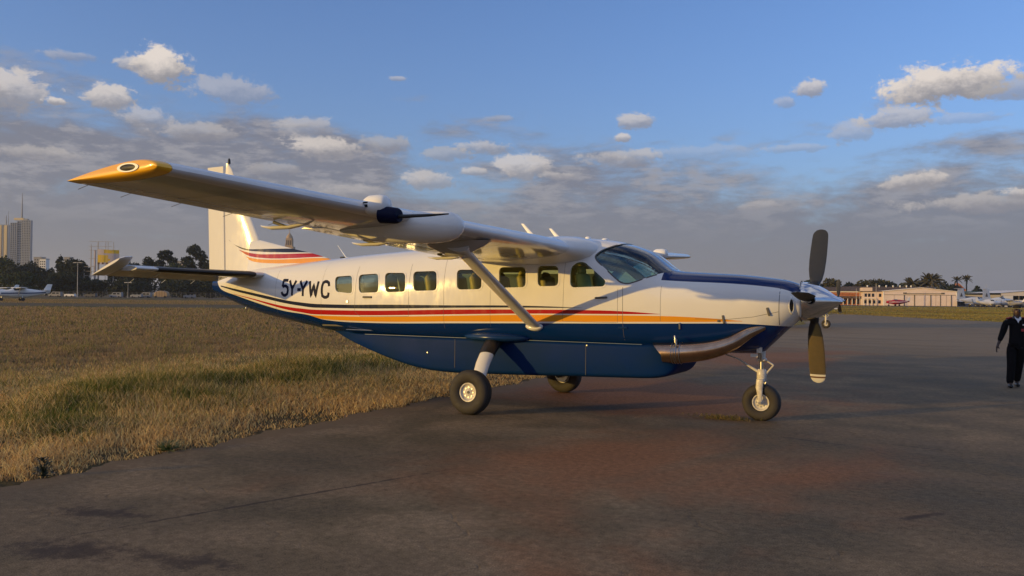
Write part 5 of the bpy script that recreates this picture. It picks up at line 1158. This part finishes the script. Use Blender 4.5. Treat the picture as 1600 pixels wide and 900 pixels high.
# ------------------------------------------------------------------ far towers on the left
def facade(t, cx, w_, dep, z0, z1, mk, ribs, ribmk, floors=0, y0=0.):
    part('tower_block', [((cx, y0+dep/2, (z0+z1)/2), (w_, dep, z1-z0))], mk, t)
    if ribs:
        for i in range(ribs+1): part('facade_rib', [((cx-w_/2+w_*i/ribs, y0-.6, (z0+z1)/2), (w_*.09, 1.2, z1-z0))], ribmk, t)
    if floors:
        b = MB()
        for k in range(floors): b.box((cx, y0-.3, z0+(z1-z0)*(k+.5)/floors), (w_*.92, .5, (z1-z0)/floors*.35))
        o = b.build('window_bands', ['darkwin'], t); o['kind'] = 'stuff'
kk = 1300./1900
def tz(u, px, d=1900): return CAM['z']+(463.9+.01*(u-800)-px)*d/1300
t = bld('office_tower', 31, 1900, 'tall grey office tower with a thin antenna mast on its roof', 'tower')
facade(t, -16, 14, 9, 0, tz(36, 348), 'tower_blue', 3, 'tower_grey', 34); facade(t, -3, 12, 9, 0, tz(36, 345), 'tower_grey', 2, 'tower_blue', 30, 3.); facade(t, 12.5, 19, 9, 0, tz(36, 344), 'tower_grey', 5, 'tower_grey', 30)
part('roof_plant', [((-6, 5, tz(36, 342)), (22, 7, 5))], 'tower_gold', t); part('roof_plant', [((9, 5, tz(36, 343)), (10, 7, 4))], 'tower_grey', t)
b = MB(); b.tube([(-1, 6, tz(36, 344)), (-1, 6, tz(36, 325)), (-1, 6, tz(36, 301))], [2.2, 1.4, .5], 8); b.build('antenna_mast', ['lattice'], t, 1)
t = bld('office_tower', 3, 1950, 'narrow tower with gold sunlit stripes, left of the grey tower', 'tower')
facade(t, 1, 24, 9, 0, tz(7, 351, 1950), 'tower_grey', 0, 'tower_gold', 0)
for x, w_ in ((-6, 8.5), (8.0, 7.0)): part('facade_fin', [((x, -1.5, tz(7, 352, 1950)/2), (w_, 3, tz(7, 352, 1950)))], 'tower_gold', t)
for x in (-10.5, 1., 13.5): part('facade_fin', [((x, -1, tz(7, 351, 1950)/2), (3.0, 2, tz(7, 351, 1950)))], 'tower_blue', t)
b = MB(); b.tube([(4, 6, tz(7, 351, 1950)), (4, 6, tz(7, 336, 1950))], [1.6, .6], 8); b.build('antenna_mast', ['lattice'], t, 1); b = MB(); b.tube([(9, 6, tz(7, 351, 1950)), (9, 6, tz(7, 329, 1950))], [.8, .3], 8); b.build('antenna_mast', ['lattice'], t, 1)
for u, d, w_, tp, lab in ((58, 1200, 12, 402, 'hazy grey block just right of the office towers'), (66, 700, 10, 405, 'small white building peeping over the trees right of the towers'), (104, 1300, 10, 402, 'distant grey block above the trees, left of the hoarding'), (282, 900, 12, 408, 'distant pale block between the open-crowned and tallest trees')):
    H = CAM['z']+(463.9+.01*(u-800)-tp)*d/1300; t = bld('distant_building', u, d, lab, 'building'); ww = w_*d/1300; part('wall', [((0, ww/2, H/2), (ww, ww, H))], 'concrete' if 'white' not in lab else 'whitewall', t); part('roof', [((0, ww/2, H+.3), (ww*1.05, ww*1.05, .6))], 'tower_grey', t)
    for i in range(3):
        for j in range(4): part('window', [((-ww*.3+i*ww*.3, -.05, H-(j+1)*H*.07), (ww*.16, .2, H*.035))], 'darkwin', t)
# clock tower with dome and flagpole above the tail fillet
u, d = 450, 1150; t = bld('domed_tower', u, d, 'sandstone tower with a small dome and flagpole rising behind the dorsal fin', 'tower'); z1 = tz(u, 385, d)
part('tower_shaft', [((0, 5, z1/2), (13, 12, z1))], 'tan', t); part('belfry', [((0, 5, (z1+tz(u, 372, d))/2), (8.5, 8.5, tz(u, 372, d)-z1))], 'tan', t)
b = MB(); b.lathe([(tz(u, 372, d), 4.6), (tz(u, 369.5, d), 4.2), (tz(u, 367, d), 3.0), (tz(u, 365, d), 1.4), (tz(u, 363, d), .5), (tz(u, 357.5, d), .2), (tz(u, 357.4, d), 0)], 16, 'z', (0, 5, 0)); b.build('dome', ['tan'], t, 1)
for x in (-2.6, 0, 2.6): part('arch_opening', [((x, .7, (z1+tz(u, 373, d))/2), (1.2, .2, 6.5))], 'darkwin', t)
b = MB(); b.tube([(-4.5, 1, z1), (-4.5, 1, tz(u, 380, d))], [.9, .3], 8); b.build('pinnacle', ['tan'], t, 1); b = MB(); b.tube([(4.5, 1, z1), (4.5, 1, tz(u, 380, d))], [.9, .3], 8); b.build('pinnacle', ['tan'], t, 1)
# scaffolded hoarding
d = 400; k = 1300/d; t = bld('scaffold_hoarding', 157, d, 'steel scaffold tower carrying a yellow and pale pink advertising hoarding', 'hoarding')
def hx(u): return (u-157)/k
def hz_(p): return CAM['z']+(457.5-p)/k
def bar(pts, r_=.09, mk='scaff', nm='scaffold_pole'): b = MB(); b.tube(pts, r_, 6); b.build(nm, [mk], t, 1)
for u_, tp, yb in ((138, 380, 2), (142, 384, 0), (147, 378, 3), (153, 377, 0), (161, 377, 2), (168, 377, 0), (173.5, 377, 2)): bar([(hx(u_), yb, 0), (hx(u_), yb, hz_(tp))], .13)
for p in (377.5, 385, 391, 404, 416, 424, 432): bar([(hx(138), 0, hz_(p)), (hx(174 if p < 400 else 150), 0, hz_(p))], .10)
for u_ in (134.5, 150): bar([(hx(u_), -2, 0), (hx(u_), -2, hz_(416))], .14)
for p in (417, 424, 431): bar([(hx(134.5), -2, hz_(p)), (hx(150), -2, hz_(p))], .09)
bar([(hx(152), 1, 0), (hx(152), 1, hz_(389))], .28, 'rust', 'mast_pole'); bar([(hx(146), 1.2, hz_(440)), (hx(146), 1.2, hz_(391))], .5, 'panelpale', 'mast_pole')
v = []; nx, nz_ = 10, 8
for j in range(nz_+1):
    for i in range(nx+1): q = i/nx; v.append((hx(153)+(hx(184)-hx(153))*q, -.6+1.6*q*q, hz_(413)+(hz_(389.5+1.*q)-hz_(413))*j/nz_))
fc = [(j*(nx+1)+i, j*(nx+1)+i+1, (j+1)*(nx+1)+i+1, (j+1)*(nx+1)+i) for j in range(nz_) for i in range(nx)]
me = pyd('panel', v, fc); o = link_mesh('hoarding_panel', me, ['panelpale', 'panelyellow', 'rust'], t)
for p in me.polygons:
    i, j = p.index % nx, p.index//nx
    if j >= 6 and i > 2: p.material_index = 1
    if 1 <= j < 5 and i < 5+(j == 2)*1: p.material_index = 1
    if j == 0 and i % 2 == 0 and i < 6: p.material_index = 2
for u_ in (160, 168, 176): bar([(hx(u_), -.9, hz_(414)), (hx(u_), -.9, hz_(389))], .06)
# fence, parked clutter along the far left
fn = bld('wire_fence', 190, 322, 'long pale wire fence on posts at the far edge of the field', 'fence')
for i in range(60): part('fence_post', [((-32+i*1.9, 0, 1.1), (.12, .12, 2.2))], 'fence', fn)
for z in (.5, 1.1, 1.7, 2.15): part('fence_rail', [((24, 0, z), (112, .04, .05))], 'fence', fn)
def small_van(u, d, label, mk, L_=4.6, H=2.0):
    t = bld('parked_van', u, d, label, 'van', 'vehicles parked by the far fence')
    b = MB(); prof = [(-L_/2, .35), (-L_/2, 1.1), (-L_/2+.9, 1.25), (-L_/2+1.5, H), (L_/2-.1, H), (L_/2, 1.0), (L_/2, .35)]; n = len(prof)
    b.add([(x, 0, z) for x, z in prof]+[(x, 1.7, z) for x, z in prof], [tuple(range(n)), tuple(reversed(range(n, 2*n)))]+[(i, n+i, n+(i+1) % n, (i+1) % n) for i in range(n)]); b.build('body', [mk], t)
    for x in (-L_/2+1.9, -.1, 1.2): part('window', [((x, -.02, 1.5), (.9, .04, .5))], 'darkwin', t)
    for x in (-L_/2+.9, L_/2-.9):
        for y in (.05, 1.65): b = MB(); b.lathe([(-.1, 0), (-.1, .34), (.1, .34), (.1, 0)], 14, 'y', (x, y, .34)); b.build('wheel', ['boot'], t, .6)
small_van(85, 318, 'pale van by the fence below the shrub mass, nearest the small aeroplane', 'carpale'); small_van(108, 316, 'white low car by the fence, left of the hoarding', 'whitewall', 3.8, 1.2); small_van(140, 312, 'grey car parked at the hoarding foot', 'fence', 4.2, 1.6)
small_van(180, 315, 'dark grey van right of the hoarding foot', 'tower_grey'); small_van(212, 315, 'pale car by the fence under the tailplane', 'tower_grey', 4.2, 1.4); small_van(226, 318, 'white van left of the tan truck', 'carpale', 4.4, 2.1); small_van(295, 312, 'white-fronted car right of the tan truck', 'concrete', 4.2, 1.5)
t = bld('canvas_truck', 251, 308, 'truck with a rounded tan canvas cover beyond the field', 'truck'); b = MB(); secs = []
for y in (0, .25, 2.2, 2.4): s = .92 if y in (0, 2.4) else 1.; secs.append([(cos(a)*2.55*s, y, 1.0+max(0, sin(a))**.55*1.75*s-(0 if sin(a) >= 0 else .45)) for a in np.linspace(0, 2*pi, 20, endpoint=False)])
b.add(*loft(secs)); b.build('canvas_cover', ['tan'], t, .8)
for x in (-1.8, 1.6): b = MB(); b.lathe([(-.15, 0), (-.15, .45), (.15, .45), (.15, 0)], 14, 'y', (x, 0, .45)); b.build('wheel', ['boot'], t, .6)
for x in (-1.5, -.5, .5, 1.5): part('canvas_strap', [((x, -.05, 1.6), (.06, .06, 1.9))], 'rust', t)

# ------------------------------------------------------------------ small aircraft
C('acwhite', (.82, .80, .76), .3); C('acgrey', (.40, .40, .42), .35); C('acblue', (.03, .06, .16), .3); C('acred', (.42, .02, .03), .3); C('cockpit', (.02, .025, .03), .1); C('acbeige', (.62, .55, .45), .4)
def small_plane(name, loc, rz, L_, label, cat, body='acwhite', finmk=None, high=True, ttail=False, span=None, stripe=None, group=None, emblem=False, twin=False, fin_h=None, fk=1.):
    """nose towards local +x"""
    t = empty(name, loc, rz, label, cat, group); span = span or L_*1.25; z0 = L_*.16; r_ = L_*.075
    def sh(nm, secs, mk, sm=.9): return shape(nm, secs, mk, t, sm)
    st_ = [(-.50, .015, .35), (-.42, .03, .3), (-.25, .065, .15), (-.05, .10, .04), (.10, .105, .05), (.20, .10, .02), (.26, .075, -.01), (.40, .065, -.02), (.475, .045, -.02), (.50, .015, -.02)]
    sh('fuselage', [[(x*L_, cos(a)*r*L_*.85, z0+c_*r_+sin(a)*r*L_*(1.0)) for a in np.linspace(0, 2*pi, 14, endpoint=False)] for x, r, c_ in st_], body)
    sh('cockpit_glass', [[(x*L_, cos(a)*r*L_, z0+r_*.75+sin(a)*r*L_*.8) for a in np.linspace(0, 2*pi, 12, endpoint=False)] for x, r in ((-.02, .03), (.05, .072), (.16, .072), (.235, .03))], 'cockpit')
    zw = z0+r_*1.35 if high else z0-r_*.6; c1, c2 = L_*.19, L_*.13; dih = .03 if high else .07
    for s_ in (-1, 1):
        sh('wing', [[(L_*.14-cc*(cx-.0)-.0*q, s_*span/2*q, zw+dih*span/2*q+cy*cc) for cx, cy in airfoil(8, .13, .02)] for q, cc in ((0, c1), (.5, c1 if high else (c1+c2)/2), (.96, c2), (1, c2*.8))], body)
        zt_ = z0+r_*.9 if not ttail else z0+(fin_h or L_*.2)+.1
        sh('stabiliser', [[(-L_*(.40 if not ttail else .47)-cc*cx, s_*L_*.17*q, zt_+cy*cc) for cx, cy in airfoil(6, .1, 0)] for q, cc in ((0, L_*.11), (1, L_*.075))], finmk or body)
        if high: b = MB(); b.tube([(L_*.10, s_*L_*.07, z0-r_*.7), (L_*.09, s_*span*.25, zw)], L_*.008, 6, flat=.5); b.build('wing_strut', [body], t, 1)
        b = MB(); b.tube([(L_*.02, s_*L_*.06, z0-r_*.8), (L_*.02, s_*L_*.14, L_*.04)], L_*.009, 6); b.build('gear_leg', [body], t, 1)
        b = MB(); b.lathe([(-L_*.012, 0), (-L_*.012, L_*.035), (L_*.012, L_*.035), (L_*.012, 0)], 14, 'y', (L_*.02, s_*L_*.14, L_*.035)); b.build('wheel', ['rubber'], t, .6)
        if twin:
            b = MB(); b.lathe([(-L_*.14, L_*.008), (-L_*.10, L_*.03), (L_*.04, L_*.038), (L_*.11, L_*.03), (L_*.15, .01)], 14, 'x', (L_*.08, s_*span*.17, zw)); b.build('engine_nacelle', [body], t, .9)
    fh = fin_h or L_*.19; xb = -L_*.36; xt = -L_*.50
    sh('fin', [[(xl-ch*cx, cy*ch, z) for cx, cy in airfoil(8, .08/fk, 0)] for z, xl, ch in [(q0, q1+(fk-1)*L_*.07, q2*fk) for q0, q1, q2 in ((z0+r_*.4, xb, L_*.15), (z0+r_*.4+fh*.4, xb-L_*.035, L_*.125), (z0+fh, xt+L_*.055, L_*.10), (z0+fh+.04*fh, xt+L_*.035, L_*.07))]], finmk or body)
    if emblem:
        for s_ in (-1, 1):
            xm = xb-L_*.105+(fk-1)*L_*.01; zz = z0+fh*.52; q = fh*.16; w__ = L_*.009+.02
            b = MB(); b.add([(xm+q*.9, s_*w__*1.6, zz-q), (xm-q*.9, s_*w__*1.6, zz-q), (xm-.05*q, s_*w__*1.6, zz+q*1.1)], [(0, 1, 2)]); b.build('fin_emblem', ['post_grey'], t)
    b = MB(); b.tube([(L_*.38, 0, z0-r_*.5), (L_*.39, 0, L_*.04)], L_*.008, 6); b.build('nose_leg', [body], t, 1); b = MB(); b.lathe([(-L_*.01, 0), (-L_*.01, L_*.032), (L_*.01, L_*.032), (L_*.01, 0)], 14, 'y', (L_*.39, 0, L_*.032)); b.build('nose_wheel', ['rubber'], t, .6)
    if not twin:
        b = MB(); b.box((L_*.505, 0, z0-r_*.02), (.05, .12, L_*.22)); b.build('propeller', ['boot'], t)
    if stripe:
        b = MB()
        for s_ in (-1, 1):
            pr = [(x*L_, s_*(r*L_*.85*.985+.012), z0+c_*r_) for x, r, c_ in st_[1:8]]; v = [(x, y, z+dz_) for x, y, z in pr for dz_ in (-r_*.16, r_*.16)]
            b.add(v, [(2*i, 2*i+1, 2*i+3, 2*i+2) for i in range(len(pr)-1)])
        b.build('side_stripe', [stripe], t)
    return t
gp = 'small aeroplanes parked around the field'
small_plane('light_aeroplane', place(36, 166), FACE+pi+.70, 9.6, 'white light aeroplane with blue markings parked on the left, its tail to the right', 'aeroplane', 'acwhite', None, True, stripe='acblue', group=gp, emblem=False, span=10.5)
small_plane('light_aeroplane', place(-6, 182), FACE+pi+1.1, 9.5, 'white light aeroplane behind the left-hand one, only its tail and wing showing', 'aeroplane', 'acwhite', None, True, stripe='acblue', group=gp, emblem=True)
small_plane('light_aeroplane', place(1403, 285), FACE+pi+.1, 8.4, 'small red and white aeroplane before the cream hangar', 'aeroplane', 'acred', 'acwhite', False, group=gp, stripe='acwhite')
small_plane('twin_aeroplane', place(1521, 288), FACE+.35, 12.5, 'large-finned white aeroplane with a dark emblem, next to the hangar corner', 'aeroplane', 'acwhite', 'acwhite', False, True, fin_h=4.1, fk=2.2, emblem=True, twin=True, group=gp)
small_plane('twin_aeroplane', place(1560, 290), FACE+.35, 12.5, 'white aeroplane with a dark fin emblem, right of the other large-finned one', 'aeroplane', 'acwhite', 'acwhite', False, True, fin_h=4.2, fk=2.2, emblem=True, twin=True, group=gp)
small_plane('light_aeroplane', place(1545, 272), FACE+.15, 9.0, 'low white aeroplane facing right, in front of the two large-finned ones', 'aeroplane', 'acwhite', None, False, group=gp)
small_plane('light_aeroplane', place(1580, 274), FACE+pi-.3, 8.5, 'grey and white light aeroplane just left of the walking person', 'aeroplane', 'acgrey', 'acwhite', True, group=gp)
small_plane('light_aeroplane', place(1604, 276), FACE+pi+.3, 8.5, 'white light aeroplane at the right edge beside the open hangar', 'aeroplane', 'acwhite', None, True, group=gp, stripe='acblue')
small_plane('light_aeroplane', place(1528, 276), FACE+.6, 7.5, 'small beige aeroplane nearest the hangar corner', 'aeroplane', 'acbeige', None, False, group=gp)
# the second aeroplane of the same type, almost hidden behind ours
p2 = place(1291, 52.9)
other = copy_tree(plane, None, ('registration_letter', 'seat', 'cabin_rib', 'static_wick'))
other.location = (p2[0]+1.12, p2[1], 0); other['label'] = 'second aeroplane hidden behind the first, nose wheel and propeller tip showing beyond the spinner'
for ch in other.children:
    if ch.name.startswith('propeller'): ch.rotation_euler = (.5, 0, 0)

# ------------------------------------------------------------------ hills
M['hill'] = mat('far_hills', (.06, .075, .10), 1., noise=(.004, .5, (.05, .06, .08)))
v = []; f = []; n = 90
for i in range(n+1):
    u = 1380+i*9; d = 5200; x, y, _ = place(u, d); hh = 10+58*max(0, sin((u-1480)/380*pi))**.8*(1 if u > 1480 else 0)+8*sin(u*.05)+5*sin(u*.13)
    x2, y2, _ = place(u, d+900); x3, y3, _ = place(u, d-700); v += [(x3, y3, -1), (x, y, max(6, hh)), (x2, y2, -1)]
for i in range(n): f += [(3*i, 3*i+3, 3*i+4, 3*i+1), (3*i+1, 3*i+4, 3*i+5, 3*i+2)]
tag(link_mesh('hills', pyd('hills', v, f), ['hill'], None, 1.5), kind='structure')
v = []; f = []
for i in range(n+1):
    u = -300+i*24; x, y, _ = place(u, 2600+200*sin(i)); hh = 16+6*sin(i*.9)+4*sin(i*2.3); x2, y2, _ = place(u, 3200); x3, y3, _ = place(u, 2300); v += [(x3, y3, -1), (x, y, hh), (x2, y2, -1)]
for i in range(n): f += [(3*i, 3*i+3, 3*i+4, 3*i+1), (3*i+1, 3*i+4, 3*i+5, 3*i+2)]
tag(link_mesh('far_woodland', pyd('far_woodland', v, f), ['hill'], None, 1.5), kind='structure')

# ------------------------------------------------------------------ the person walking in from the right
M['skin'] = mat('skin', (.055, .028, .018), .5); M['suit'] = mat('black_suit', (.006, .006, .006), .9, spec=.1, noise=(30, .6, (.012, .011, .013))); M['shirt'] = mat('white_shirt', (.65, .65, .66), .7)
M['redcloth'] = mat('red_epaulette', (.35, .03, .03), .6); M['hair'] = mat('black_hair', (.008, .007, .007), .9); M['shoe'] = mat('black_shoe', (.008, .008, .008), .3)
def skinned(name, V, E_, R_, mk, parent, root=0, sub=1):
    me = bpy.data.meshes.new(name); me.from_pydata(V, E_, []); o = bpy.data.objects.new(name, me); COL.objects.link(o)
    sk = o.modifiers.new('s', 'SKIN'); sk.use_smooth_shade = True
    for i, r in enumerate(R_): me.skin_vertices[0].data[i].radius = r if isinstance(r, tuple) else (r, r)
    me.skin_vertices[0].data[root].use_root = True
    ss = o.modifiers.new('u', 'SUBSURF'); ss.levels = sub; ss.render_levels = sub
    dg = bpy.context.evaluated_depsgraph_get(); m2 = bpy.data.meshes.new_from_object(o.evaluated_get(dg)); bpy.data.objects.remove(o)
    m2.name = name; return link_mesh(name, m2, [mk], parent, 3.14)
px_, py_, _ = place(1589, np.dot(np.array([2.47-CAM['x'], 7.6-CAM['y']]), FL))
per = empty('person', (px_, py_, 0), FACE-.35, 'person in a black suit with white collar and red shoulder pieces, at the right edge', 'person')
# local: x right in the picture, -y towards the viewer
Vb = [(0, 0, .93), (0, 0, 1.10), (0, 0, 1.30), (0, 0, 1.42), (0, -.01, 1.50), (0, -.02, 1.58), (0, -.025, 1.66),
      (-.17, 0, 1.41), (-.24, .01, 1.16), (-.335, -.03, .93), (-.37, -.05, .86), (.17, 0, 1.41), (.25, .03, 1.16), (.23, -.14, 1.05), (.20, -.20, 1.06),
      (-.09, 0, .88), (-.11, -.06, .50), (-.13, -.02, .10), (-.13, -.14, .05), (.09, 0, .88), (.07, .10, .50), (.05, .26, .14), (.05, .17, .06)]
Eb = [(0, 1), (1, 2), (2, 3), (3, 4), (4, 5), (5, 6), (3, 7), (7, 8), (8, 9), (9, 10), (3, 11), (11, 12), (12, 13), (13, 14), (0, 15), (15, 16), (16, 17), (17, 18), (0, 19), (19, 20), (20, 21), (21, 22)]
Rb = [(.12, .09), (.115, .088), (.13, .098), (.085, .07), (.052, .055), (.078, .092), (.070, .084), .06, .045, .032, (.035, .018), .06, .045, .032, (.035, .018), .085, .06, .045, .035, .085, .06, .045, .035]
for (bx_, by_, bz_), dirx in (((-.37, -.05, .86), -1), ((.20, -.20, 1.06), 1)):
    hb = 10 if dirx < 0 else 14
    for j in range(4):
        i0 = len(Vb); sp = (j-1.5)*.018
        if dirx < 0: Vb += [(bx_-.005, by_+sp, bz_-.05), (bx_-.012, by_+sp-.004, bz_-.085-.008*(j in (1, 2))), (bx_-.002, by_+sp-.012, bz_-.115-.012*(j in (1, 2)))]
        else: Vb += [(bx_-.04, by_-.02, bz_+sp), (bx_-.075, by_-.02, bz_+sp), (bx_-.095, by_-.0, bz_+sp)]
        Eb += [(hb, i0), (i0, i0+1), (i0+1, i0+2)]; Rb += [.010, .009, .008]
    i0 = len(Vb); Vb += [(bx_+.02*(-dirx), by_-.045, bz_-.02), (bx_+.03*(-dirx), by_-.06, bz_-.05)]; Eb += [(hb, i0), (i0, i0+1)]; Rb += [.012, .010]
skinned('body', Vb, Eb, Rb, 'skin', per)
# jacket and trousers as looser shells over the body
skinned('jacket', [(0, 0, .78), (0, 0, .98), (0, 0, 1.14), (0, 0, 1.30), (0, 0, 1.41), (-.18, 0, 1.41), (-.25, .01, 1.16), (-.33, -.03, .955), (.18, 0, 1.41), (.26, .03, 1.16), (.24, -.12, 1.06)], [(0, 1), (1, 2), (2, 3), (3, 4), (4, 5), (5, 6), (6, 7), (4, 8), (8, 9), (9, 10)],
        [(.165, .125), (.170, .13), (.150, .118), (.175, .122), (.125, .095), .085, .067, .05, .085, .067, .05], 'suit', per, 2)
skinned('trousers', [(0, 0, .96), (-.095, 0, .82), (-.11, -.06, .48), (-.13, -.02, .06), (.095, 0, .82), (.07, .10, .50), (.05, .25, .10)], [(0, 1), (1, 2), (2, 3), (0, 4), (4, 5), (5, 6)], [(.125, .10), .115, .088, .075, .115, .088, .075], 'suit', per)
for nm, x, y, z in (('shoe', -.13, -.09, .045), ('shoe', .05, .19, .05)):
    skinned(nm, [(x, y+.12, z), (x, y, z), (x, y-.12, z-.005)], [(0, 1), (1, 2)], [.045, .048, .04], 'shoe', per)
b = MB(); b.add([(-.075, -.085, 1.475), (0, -.155, 1.30), (.075, -.085, 1.475), (.05, -.03, 1.51), (-.05, -.03, 1.51)], [(0, 1, 4), (1, 3, 4), (1, 2, 3)]); b.add([(-.085, -.06, 1.50), (-.02, -.16, 1.36), (-.075, -.15, 1.42)], [(0, 1, 2)]); b.add([(.085, -.06, 1.50), (.02, -.16, 1.36), (.075, -.15, 1.42)], [(0, 2, 1)]); b.v = [(x*.72, y*.98, 1.50+(z-1.50)*.72) for x, y, z in b.v]; b.build('shirt_collar', ['shirt'], per)
for s_ in (-1, 1): b = MB(); b.box((s_*.150, -.03, 1.462), (.105, .09, .022), rot=(0, s_*.28, 0), bev=.008); b.build('epaulette', ['redcloth'], per, .8)
b = MB(); b.box((.11, -.142, 1.21), (.11, .02, .055), bev=.006); b.build('chest_badge', ['redcloth'], per); b = MB(); b.box((.11, -.15, 1.32), (.07, .02, .03), bev=.004); b.build('name_badge', ['shirt'], per)
hd = [(0, .005, 1.735, .088, .10, .055)]
b = MB(); b.lathe([(1.665, .070), (1.69, .074), (1.715, .064), (1.737, .038), (1.745, 0)], 20, 'z', (0, -.012, 0)); b.v = [(x, (y+.012)*1.12-.008, z-.0) for x, y, z in b.v]; b.build('hair', ['hair'], per, 1.2)
b = MB(); b.tube([(0, -.105, 1.635), (0, -.128, 1.60), (0, -.112, 1.592)], [.009, .017, .012], 8); b.box((0, -.108, 1.562), (.045, .012, .010), bev=.003); b.build('face_features', ['skin'], per, 1)
for s_ in (-1, 1):
    b = MB(); b.lathe([(-.008, 0), (-.006, .008), (0, .011), (.004, .008), (.006, 0)], 10, 'y', (s_*.032, -.100, 1.632)); b.build('eye', ['hair'], per, 1)
    b = MB(); b.lathe([(-.008, 0), (-.006, .022), (.004, .026), (.008, 0)], 12, 'x', (s_*.086, -.02, 1.615)); b.build('ear', ['skin'], per, 1)

# ------------------------------------------------------------------ evening haze
hm = bpy.data.materials.new('haze'); hm.use_nodes = True; g = NT(hm.node_tree); g.n.remove(g.n['Principled BSDF'])
vl = g.n.new('ShaderNodeVolumePrincipled'); vl.inputs['Color'].default_value = (.80, .86, .95, 1); vl.inputs['Density'].default_value = 1.3e-4; vl.inputs['Anisotropy'].default_value = .2
g.l.new(vl.outputs[0], g.n['Material Output'].inputs['Volume']); M['haze'] = hm
b = MB(); b.box((0, 0, 124), (18600, 18600, 252)); tag(b.build('haze', ['haze']), kind='stuff')
